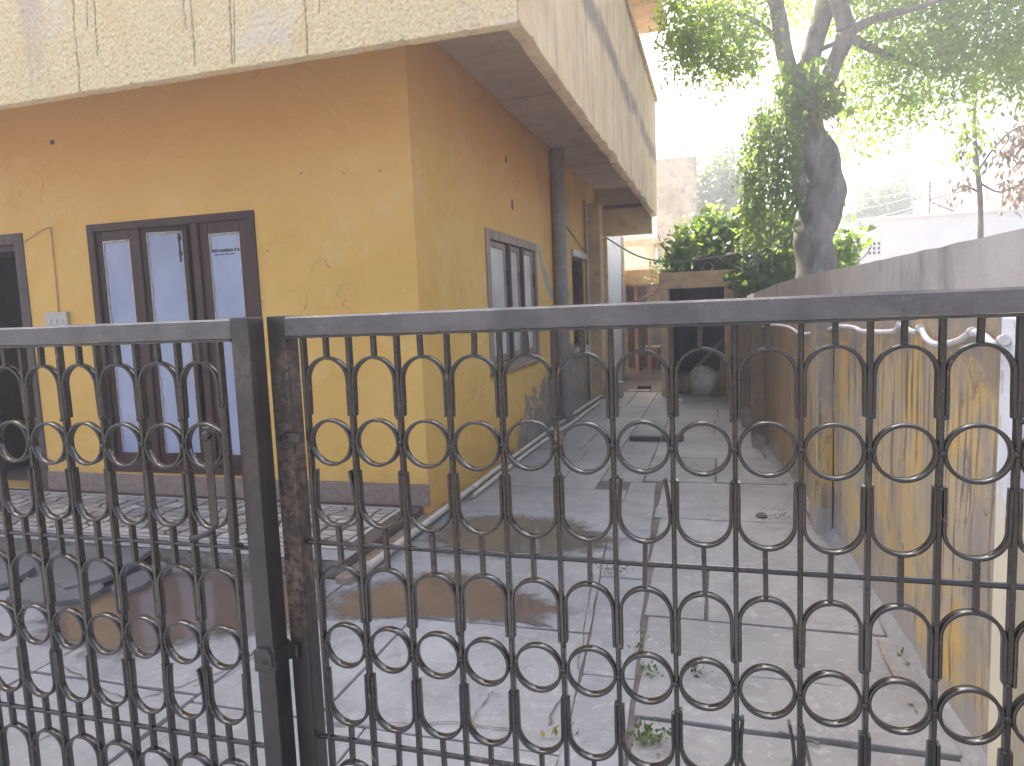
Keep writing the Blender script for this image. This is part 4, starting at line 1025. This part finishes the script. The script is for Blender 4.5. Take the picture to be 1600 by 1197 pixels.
# broad-leaved creeper heaped over the shed roof
ro = thing('roof_creeper', (.2, 11.9, 2.0), 'broad leaved creeper heaped over the gateway and shed roof', 'creeper')
bl = [B(1075,390,26,11.9), B(1055,405,18,11.9,w=.8), B(1110,370,30,12.2), B(1145,365,32,12.2), B(1180,365,34,12), B(1215,375,30,11.8), B(1160,400,26,11.8), B(1205,410,30,11.6), B(1120,395,24,11.9), B(1175,435,28,11.5), B(1215,440,26,11.4,w=.9), B(1140,428,12,11.55,w=.8), B(1100,335,14,12.4,w=.6), B(1080,360,12,12.3,w=.4),
      B(1310,395,22,11.6), B(1325,375,16,11.6,w=.8), B(1300,420,20,11.5), B(1235,345,18,12,w=.7), B(1035,425,14,11.9,w=.5)]
bp = blob_points(bl, 5200, 9, .10); bp = bp[(bp[:, 2] > 1.45) & ((bp[:, 0] > .32) | (bp[:, 2] > 1.95) | (bp[:, 1] < 11.55))]
bp = bp[~((np.abs(bp[:, 0]+.135) < .25) & (bp[:, 1] < 11.9) & (bp[:, 2] < 2.27))]
leaves('leaf_heap', MAT['money'], bp, .112, ro, .15, 'heart', .8, face=(-.2, -.5, .8))['kind'] = 'stuff'
stm = MB()
for k in range(16):
    a = W(random.uniform(1040, 1320), random.uniform(430, 450), 11.8); b = a+Vector((random.uniform(-.7, .7), random.uniform(-.2, .4), random.uniform(.2, .9)))
    stm.tube(smooth_path([a, (a+b)/2+Vector((random.uniform(-.2, .2), 0, .1)), b], 5), .008, 5)
stm.build('stem', MAT['bark'], ro)
gl = blob_points([B(1035,420,16,13.5), B(1055,415,16,13.2), B(1020,428,10,14,w=.6)], 260, 6, .1)
gc = thing('dusty_shrub', (-1.0, 13.5, 2.0), 'grey dusty shrub trailing over the canopy edge left of the gateway', 'shrub')
leaves('foliage', MAT['farleaf'], gl, .09, gc, .2, 'rhomb', .5)['kind'] = 'stuff'
MB().tube([(-1.1, 13.8, 1.7), (-1.0, 13.5, 2.1), (-.9, 13.4, 2.5)], .01, 5).build('stem', MAT['bark'], gc)

# sapling with reddish drooping leaves at the right edge
sp_ = thing('sapling', (4.9, 13.0, 0), 'slender sapling with brownish drooping leaves behind the right end of the wall', 'tree')
SY = 13.0
a = [W(1530, 620, SY), W(1532, 345, SY), W(1527, 260, SY), W(1522, 190, SY), W(1530, 90, SY)]
MB().tube(smooth_path(a, 6), [.05]*6+[.042]*6+[.034]*6+[.026]*7, 8).build('trunk', MAT['bark'], sp_)
for q in ([(1640,90),(1602,108),(1580,120),(1550,125),(1530,118)], [(1602,108),(1590,128),(1570,130)], [(1527,270),(1550,235),(1580,205),(1620,190)], [(1529,300),(1505,290),(1490,300)], [(1530,285),(1560,300),(1590,290),(1640,280)]):
    MB().tube(smooth_path([W(*p, SY) for p in q], 5), [.018]*(len(q)*5-4), 6).build('twig', MAT['bark'], sp_)
bb = [B(1575,225,18,SY), B(1595,205,16,SY), B(1560,255,12,SY,w=.6), B(1500,300,13,SY,w=.7), B(1520,285,10,SY,w=.5), B(1590,290,18,SY,w=.9), B(1560,310,12,SY,w=.5), B(1585,330,10,SY,w=.5), B(1630,240,30,SY,w=.9)]
leaves('foliage', MAT['brownleaf'], blob_points(bb, 700, 6, .08), .13, sp_, 1.2, 'rhomb', .4)['kind'] = 'stuff'
bb = [B(1560,160,8,SY,w=.7), B(1575,185,6,SY,w=.7), B(1592,90,22,SY,w=1), B(1565,130,8,SY,w=.5), B(1500,240,10,SY,w=.8), B(1522,215,14,SY), B(1530,245,10,SY,w=.8)]
leaves('green_foliage', MAT['weed'], blob_points(bb, 420, 5, .08), .14, sp_, 1.0, 'rhomb', .42)['kind'] = 'stuff'

# trees and buildings far beyond
def far_tree(loc, lab, bl, n, size=.28, trunk_h=2.5):
    o = thing('far_tree', loc, lab, 'tree', 'far trees beyond the wall')
    MB().tube([loc, (loc[0]+.1, loc[1], trunk_h*.6), (loc[0], loc[1], trunk_h)], [.25, .2, .14], 8).build('trunk', MAT['bark'], o)
    leaves('crown', MAT['farleaf'], blob_points(bl, n, 14, .25), size, o, .4, 'rhomb', .5)['kind'] = 'stuff'
p = W(1125, 300, 26); far_tree((p.x, 26, 0), 'pale far tree between the tall wall and the hanging creeper', [B(1125,290,42,26), B(1105,330,36,26), B(1150,320,36,26), B(1120,370,44,26), B(1140,255,24,26,w=.6)], 4200, .24)
p = W(1375, 330, 34); far_tree((p.x, 34, 0), 'pale far tree right of the trunk above the white house', [B(1375,330,32,34), B(1395,300,22,34), B(1350,345,26,34), B(1405,340,24,34)], 2600, .3)

wh = thing('white_house', (8, 23, 0), 'sunlit white house with a square vent grid beyond the wall', 'house')
hl = W(1345, 345, 22)
vx, vz = 4.098, 2.642
holes = []
for i in range(3):
    for k in range(3): holes.append((vx+.02+i*.115, vx+.095+i*.115, vz+.02+k*.125, vz+.105+k*.125))
raw(wall_y(MB(), 22, .2, 3.9, 14, -.02, 3.6, holes), 'wall', MAT['farwhite'], wh)
MB().box(3.9, 14, 22.2, 28, -.02, 3.58).build('body', MAT['farwhite'], wh)
MB().box(3.85, 14.1, 21.9, 28.1, 3.6, 3.68).build('parapet', MAT['farwhite'], wh, .01)
MB().box(vx, vx+.37, 22.19, 22.199, vz, vz+.4).build('vent_backing', MAT['dark'], wh)
rr = thing('red_roofed_house', (9, 30, 0), 'pale house with a faded red sheet roof far beyond the wall', 'house')
a, b = W(1425, 350, 30), W(1520, 350, 30)
MB().box(a.x+.2, 16, 30.2, 34, -.02, a.z+.1).build('wall', MAT['farwhite'], rr)
MB().add([(a.x, 29.8, a.z), (16.5, 29.8, a.z+.2), (16.5, 32, a.z+1.4), (a.x+.5, 32, a.z+1.1), (a.x, 29.8, a.z-.08), (16.5, 29.8, a.z+.12), (16.5, 32, a.z+1.3), (a.x+.5, 32, a.z+1.0)],
         [(0,1,2,3), (7,6,5,4), (0,4,5,1), (1,5,6,2), (2,6,7,3), (3,7,4,0)]).build('roof', MAT['farred'], rr)
po_ = thing('roof_pole', (5.75, 22.5, 3.6), 'dark bracket pole standing on the white house roof', 'pole')
MB().tube([(5.75, 22.5, 3.66), (5.75, 22.5, 4.62)], .03, 6).tube([(5.75, 22.5, 4.12), (7.2, 22.5, 4.42)], .022, 6).tube([(5.76, 22.5, 4.05), (6.5, 22.5, 3.68)], .03, 6).build('pole_frame', MAT['brown2'], po_)
dk = MB().box(8.0, 9.6, 24, 25, 3.68, 4.75).build('roof_tank', MAT['tower'], None, .05); tag(dk, 'grey block on the white house roof at the right edge', 'tank')

# overhead wires and the slack cable from the house to the tree
tag(MB().tube(smooth_path([(-1.70, 11.3, 2.60), (-1.25, 11.1, 2.30), (-.90, 11, 2.17), (-.5, 11, 2.13), (-.13, 11, 2.16), (.25, 11, 2.20), (.62, 11, 2.33), (1.12, 10.9, 2.62)], 6), .012, 6).build('slack_cable', MAT['cable']), 'slack grey cable sagging from the house to the tree', 'cable')
for i, (q0, q1, lab) in enumerate([((1322, 314), (1425, 300), 'topmost pale overhead wire right of the trunk'), ((1328, 331), (1440, 305), 'second pale overhead wire right of the trunk'), ((1340, 346), (1450, 318), 'third pale overhead wire right of the trunk'), ((1368, 345), (1455, 322), 'lowest pale overhead wire right of the trunk')]):
    a, b = W(*q0, 20), W(*q1, 20); d = (b-a)
    tag(MB().tube(smooth_path([a-d*1.2, a-d*.5+Vector((0, 0, -.03)), a, (a+b)/2+Vector((0, 0, -.02)), b, b+d*.8], 4), .012, 5).build('overhead_wire', MAT['wire']), lab, 'wire')

# ------------------------------------------------------------------ litter and weeds on the ground
def weed(px, py, n, size, lab, mat='weed', spread=.05):
    p = at(px, py, z=.004); o = thing('weed', p, lab, 'weed', 'weeds in the paving')
    P = np.array([tuple(p+Vector((random.gauss(0, spread), random.gauss(0, spread*.7), abs(random.gauss(0.02, .022))))) for _ in range(n)])
    leaves('weed_leaves', MAT[mat], P, size, o, -.5, 'rhomb', .5)['kind'] = 'stuff'
weed(1012, 1160, 90, .028, 'green weed tuft at the bottom middle of the paving', 'weed', .035)
weed(1012, 1055, 40, .022, 'tiny weed in the joint left of the other small one', 'weed', .03)
weed(1092, 1057, 36, .022, 'tiny weed in the joint right of the other small one', 'weed', .02)
weed(1000, 1012, 26, .02, 'tiny weed beside the gutter strip edge', 'weed', .018)
weed(1218, 811, 110, .014, 'strip of moss in the slab joint by the right hand wall', 'weed', .06)
weed(955, 895, 60, .022, 'moss patch where the gutter strip meets the slabs', 'weed', .05)
def litter(name, px, py, n, size, lab, mat='yellowleaf', spread=.02):
    p = at(px, py, z=.010); o = thing('leaf_sprig', p, lab, 'leaf', 'fallen leaves on the paving') if n > 1 else None
    for k in range(n):
        q = p+Vector((random.gauss(0, spread), random.gauss(0, spread), random.uniform(.002, .008)))
        lf = leaves('fallen_leaf', MAT[mat], np.array([tuple(q)]), size, o, 0, 'rhomb', .4, face=(0, 0, 8)) if n > 1 else leaves('fallen_leaf', MAT[mat], np.array([tuple(q)]), size, None, 0, 'heart', .45, face=(0, 0, 8))
        if n == 1: tag(lf, lab, 'leaf', 'fallen leaves on the paving')
litter('fallen_leaf', 862, 1147, 4, .05, 'curled green yellow leaf left of the weed tuft')
litter('fallen_leaf', 900, 1145, 3, .05, 'green yellow leaf sprig just left of the weed tuft')
litter('fallen_leaf', 655, 952, 1, .06, 'single yellow leaf floating in the middle puddle')
litter('fallen_leaf', 738, 1138, 4, .03, 'small pale leaf scraps by the crack')
litter('fallen_leaf', 1432, 1032, 7, .05, 'spread yellow green leaf sprig by the foot of the right wall', spread=.04)
litter('fallen_leaf', 1440, 1112, 3, .045, 'curled tan leaf in front of the right wall', 'brownleaf')
litter('fallen_leaf', 330, 1188, 3, .04, 'green leaf at the bottom left behind the gate')
litter('fallen_leaf', 1240, 1053, 3, .03, 'small yellow leaf on the joint towards the right')
litter('fallen_leaf', 1340, 982, 2, .05, 'dry orange leaf on the far joint at right', 'brownleaf')
litter('fallen_leaf', 1040, 1185, 5, .04, 'dry brown leaf scraps right of the weed tuft', 'brownleaf')
tag(MB().tube([at(1217, 1143, z=.012), at(1250, 1152, z=.013), at(1280, 1162, z=.012)], .005, 6).build('twig', MAT['bark']), 'short dark twig lying on the front slab', 'twig')
tag(MB().tube(smooth_path([at(1372, 1000, z=.015), at(1385, 1030, z=.02), at(1402, 1062, z=.018)], 4), .006, 6).build('twig', MAT['oldwood']), 'crooked stick lying near the foot of the right wall', 'twig')
for (px, py, s, lab) in [(1190, 808, .04, 'small stone on the mossy joint'), (1358, 935, .022, 'small dark pebble near the right wall')]:
    p = at(px, py, z=0); mb = lathe([(.002, 0), (s, .0), (s*.9, s*.5), (s*.4, s*.8), (.002, s*.8)], p, 8); tag(mb.build('pebble', MAT['brick']), lab, 'pebble')

# ------------------------------------------------------------------ the gates
S = 0.1058; BW = 0.0085; BD = 0.017; RT = 0.006; RD = 0.0175
RC = S/2 - BW/2 - RT/2 + 0.0004
def sweep_xz(path, closed, t=RT, d=RD, ch=0.0014):
    """flat strip with softened edges swept along a path in the XZ plane"""
    prof = [(-t/2+ch, -d/2), (t/2-ch, -d/2), (t/2, -d/2+ch), (t/2, d/2-ch), (t/2-ch, d/2), (-t/2+ch, d/2), (-t/2, d/2-ch), (-t/2, -d/2+ch)]
    N = len(path); V = []
    for i, (x, z) in enumerate(path):
        a = path[(i-1) % N] if closed or i > 0 else path[i]; b = path[(i+1) % N] if closed or i < N-1 else path[i]
        dx, dz = b[0]-a[0], b[1]-a[1]; l = math.hypot(dx, dz); nx_, nz_ = -dz/l, dx/l
        for u, v in prof: V.append((x+nx_*u, v, z+nz_*u))
    m = 8; Fc = [(i*m+k, ((i+1) % N)*m+k, ((i+1) % N)*m+(k+1) % m, i*m+(k+1) % m) for i in range(N if closed else N-1) for k in range(m)]
    mb = MB().add(V, Fc, True)
    if not closed: mb.add(V[:m], [tuple(range(m))]); mb.add(V[-m:], [tuple(range(m))])
    return mb
def set_sharp(me):
    me.update(); return me
ring_me = sweep_xz([(RC*math.cos(2*math.pi*k/48), RC*math.sin(2*math.pi*k/48)) for k in range(48)], True).mesh('ring', MAT['gate'])
leg = 0.072
arch_path = [(-RC-.0006, -RC-leg), (-RC, -RC-leg*.5)]+[(RC*math.cos(math.pi-math.pi*k/26), -RC+RC*math.sin(math.pi-math.pi*k/26)) for k in range(27)]+[(RC, -RC-leg*.5), (RC+.0006, -RC-leg)]
arch_me = sweep_xz(arch_path, False).mesh('arch', MAT['gate'])
spl_path = [(-RC+.004, -RC-leg), (-RC+.001, -RC-leg*.5)]+[(RC*math.cos(math.pi-math.pi*k/26), -RC+RC*math.sin(math.pi-math.pi*k/26)) for k in range(27)]+[(RC-.003, -RC-leg*.5), (RC-.009, -RC-leg)]
splay_me = sweep_xz(spl_path, False).mesh('arch', MAT['gate'])
TOP, RAILB = 1.505, 1.466
def inst(name, me, parent, loc, rot=(0,0,0)):
    o = bpy.data.objects.new(name, me); COL.objects.link(o); attach(o, parent); o.location = loc; o.rotation_euler = rot; return o

def gate(lab, y, bars, xl, xr, pw=0.042, pd=0.05):
    """bars: x of the first bar and their number; posts outside xl / xr"""
    x0, n = bars; xs = [x0+S*i for i in range(n)]
    gt = thing('iron_gate', ((xl+xr)/2, y, 0), lab, 'gate', 'pair of iron gates')
    yc = y+0.020
    pm_ = MAT['post'] if y > 1.2 else MAT['postL']
    MB().box(xl-pw, xl, y, y+pd, .05, TOP+.002).build('post', pm_, gt, .003, 2)
    MB().box(xr, xr+pw, y, y+pd, .05, TOP+.002).build('post', pm_, gt, .003, 2)
    # top rail with a slightly beaten face, and a rusty lip below
    mb = MB(); K = 60; V = []
    for i in range(K+1):
        x = xl+(xr-xl)*i/K; w = .0012*mnoise.noise(Vector((x*9, y*7, 0)))
        V += [(x, y+w, RAILB+w), (x, y+.040, RAILB), (x, y+.040, TOP), (x, y+.004+w, TOP+w*1.5), (x, y+w, TOP-.004)]
    mb.add(V, [(i*5+k, (i+1)*5+k, (i+1)*5+(k+1) % 5, i*5+(k+1) % 5) for i in range(K) for k in range(5)])
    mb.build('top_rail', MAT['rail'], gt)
    V = []; mb = MB()
    for i in range(K*2+1):
        x = xl+.001+(xr-xl-.002)*i/(K*2); w = .0018*mnoise.noise(Vector((x*40, 1, y)))
        V += [(x, y-.002+w, 1.4645), (x, y+.043, 1.4645), (x, y+.043, 1.4605), (x, y-.002+w, 1.4600+w)]
    mb.add(V, [(i*4+k, (i+1)*4+k, (i+1)*4+(k+1) % 4, i*4+(k+1) % 4) for i in range(K*2) for k in range(4)])
    mb.build('rail_lip', MAT['post'], gt)
    MB().box(xl, xr, y+.002, y+.040, .107, .147).build('bottom_rail', MAT['gate'], gt, .003)
    for zc in (1.027, .587):
        MB().tube([(xl, yc, zc), ((xl+xr)/2, yc, zc-.002), (xr, yc, zc)], .0056, 8).build('cross_bar', MAT['gate'], gt)
    for x in xs:
        j = random.uniform(-.0012, .0012)
        MB().box(x-BW/2+j, x+BW/2+j, yc-BD/2, yc+BD/2, .146, 1.461).build('vertical_bar', MAT['gate'], gt, .0013)
    stub_me = MB().box(-.0042, .0042, -.006, .006, 0, 1).mesh('stub', MAT['gate'])
    for i in range(n-1):
        xc = (xs[i]+xs[i+1])/2
        for mdl in range(3):
            dz = -.44*mdl; r = lambda s: random.uniform(-s, s)
            ja, jb, jc = r(.0025), r(.0025), r(.0025)
            inst('ring', ring_me, gt, (xc+r(.0008), yc-.001+r(.0012), 1.243+dz+ja), (r(.03), r(3), r(.035)))
            inst('arch', arch_me, gt, (xc+r(.0008), yc-.0005+r(.0012), 1.4175+dz+jb), (r(.02), r(.012), r(.02)))
            sp = (abs(xc+.1245) < .03 and mdl == 0) or random.random() < .08
            inst('arch', splay_me if sp else arch_me, gt, (xc+r(.0008), yc-.0005+r(.0012), 1.067+dz+jc), (math.pi+r(.02), r(.012), r(.02)))
            a = 1.461 if mdl == 0 else 1.062+(-.44*(mdl-1)); b = 1.4185+dz+jb
            o = inst('stub', stub_me, gt, (xc+r(.004), yc, b), (0, r(.03), 0)); o.scale = (1, 1, a-b+.004)
            if mdl == 2:
                o = inst('stub', stub_me, gt, (xc, yc, .146)); o.scale = (1, 1, 1.066+dz-.146)
            # weld beads where the ring meets its bars
            if i < n-2 or True:
                pass
        for mdl in range(3):
            bz = 1.243-.44*mdl+random.uniform(-.004, .004)
            wb_ = WELD; inst('weld_bead', wb_, gt, (xs[i+1]+random.uniform(-.002, .002), yc-BD/2-.001, bz), (0, random.uniform(-1, 1), 0))
            for q in (1.300, 1.187):
                if random.random() < .8: inst('weld_bead', wb_, gt, (xs[i+1]+random.uniform(-.005, .005), yc-BD/2-.0005, q-.44*mdl+random.uniform(-.004, .004)), (0, random.uniform(-1, 1), 0)).scale = (.8, .8, .8)
    return gt, xs, yc
wm = MB(); V = []
for i in range(5):
    for k in range(8):
        th = math.pi*i/4; ph = 2*math.pi*k/8; r = .0052*(1+.25*mnoise.noise(Vector((i*1.7, k*1.3, 0))))
        V.append((r*1.25*math.sin(th)*math.cos(ph), r*.55*math.cos(th), r*1.2*math.sin(th)*math.sin(ph)))
WELD = wm.add(V, [(i*8+k, i*8+(k+1) % 8, (i+1)*8+(k+1) % 8, (i+1)*8+k) for i in range(4) for k in range(8)], True).mesh('weld_bead', MAT['gate'])

gr, xsR, ycR = gate('right hand iron gate of rings and arches, closed in front of the alley', 1.24, (-.8186, 14), -.846, .575, .043, .045)
gl_, xsL, ycL = gate('left hand iron gate of rings and arches, carrying the drop latch', 1.18, (-.975-S*12, 13), -.975-S*12-.03, -.931, .042, .052)
# latch on the left gate, lugs where the leaves meet
lt = MB().box(-1.003, -.983, 1.160, 1.166, 1.085, 1.29).tube([(-.993, 1.166, 1.085), (-.998, 1.150, 1.072), (-1.018, 1.138, 1.066), (-1.03, 1.136, 1.062)], .006, 8)
lto = lt.build('latch', MAT['gate'], gl_, .002)
MB().tube([(-.993, 1.1675, 1.272), (-.993, 1.156, 1.272), (-.993, 1.153, 1.272)], [.0105, .0105, .007], 14).build('rivet', MAT['gate'], lto)
MB().tube([(-.953, 1.166, 1.045), (-.950, 1.166, 1.33)], .0085, 10).tube([(-.953, 1.166, 1.045), (-.953, 1.186, 1.035)], .0085, 10).build('drop_bolt', MAT['gate'], gl_)
def lug(parent, x0, x1, y, z, h):
    mb = MB(); N = 12; c = []
    w = (x1-x0); r = h/2
    poly = [(x0, z-r), (x1-r*.5, z-r), (x1, z-r*.5), (x1, z+r*.6), (x1-r*.4, z+r), (x0, z+r)]
    V = [(x, y, zz) for x, zz in poly]+[(x, y+.006, zz) for x, zz in poly]; n = 6
    mb.add(V, [tuple(range(n)), tuple(reversed(range(n, 2*n)))]+[(i, (i+1) % n, n+(i+1) % n, n+i) for i in range(n)])
    o = mb.build('lug', MAT['gate'], parent, .0015)
    MB().tube([(x1-.014, y-.001, z), (x1-.014, y+.007, z)], .0065, 12).build('lug_hole', MAT['dark'], o)
lug(gl_, -.93, -.892, 1.1725, .795, .045)
MB().box(-.892, -.886, 1.178, 1.235, .772, .818).build('lug', MAT['gate'], gl_, .002)
MB().box(-.905, -.862, 1.222, 1.2395, .778, .812).build('lug', MAT['gate'], gr, .002)
MB().box(-.860, -.823, 1.231, 1.2385, 1.245, 1.267).build('lug', MAT['gate'], gr, .002)
MB().tube([(-.862, 1.240, 1.256), (-.862, 1.226, 1.256)], .008, 10).build('lug_rivet', MAT['gate'], gr)
# masonry pillars that carry the gates
for (xa, xb, lab) in [(.635, .96, 'plastered gate pillar at the right end of the gates'), (-2.66, -2.32, 'plastered gate pillar at the left end of the gates')]:
    o = thing('gate_pillar', ((xa+xb)/2, 1.27, 0), lab, 'pillar')
    MB().box(xa, xb, 1.10, 1.44, -.02, 1.60).build('shaft', MAT['cream'], o, .01)
    MB().box(xa-.03, xb+.03, 1.07, 1.47, 1.60, 1.67).build('cap', MAT['grey'], o, .01)

# ------------------------------------------------------------------ the hazy bright air
hz_ = MB().box(-95, 95, -95, 95, -1.5, 14.0)
hm = bpy.data.materials.new('haze_air'); hm.use_nodes = True; ht = hm.node_tree
for nd in list(ht.nodes): ht.nodes.remove(nd)
ho = ht.nodes.new('ShaderNodeOutputMaterial'); hv = ht.nodes.new('ShaderNodeVolumePrincipled')
hv.inputs['Color'].default_value = (0.95, 0.96, 1.0, 1); hv.inputs['Density'].default_value = 0.014; hv.inputs['Anisotropy'].default_value = 0.5
ht.links.new(hv.outputs[0], ho.inputs['Volume'])
hzo = hz_.build('haze', hm); tag(hzo, 'pale sunlit haze filling the air', kind='stuff')
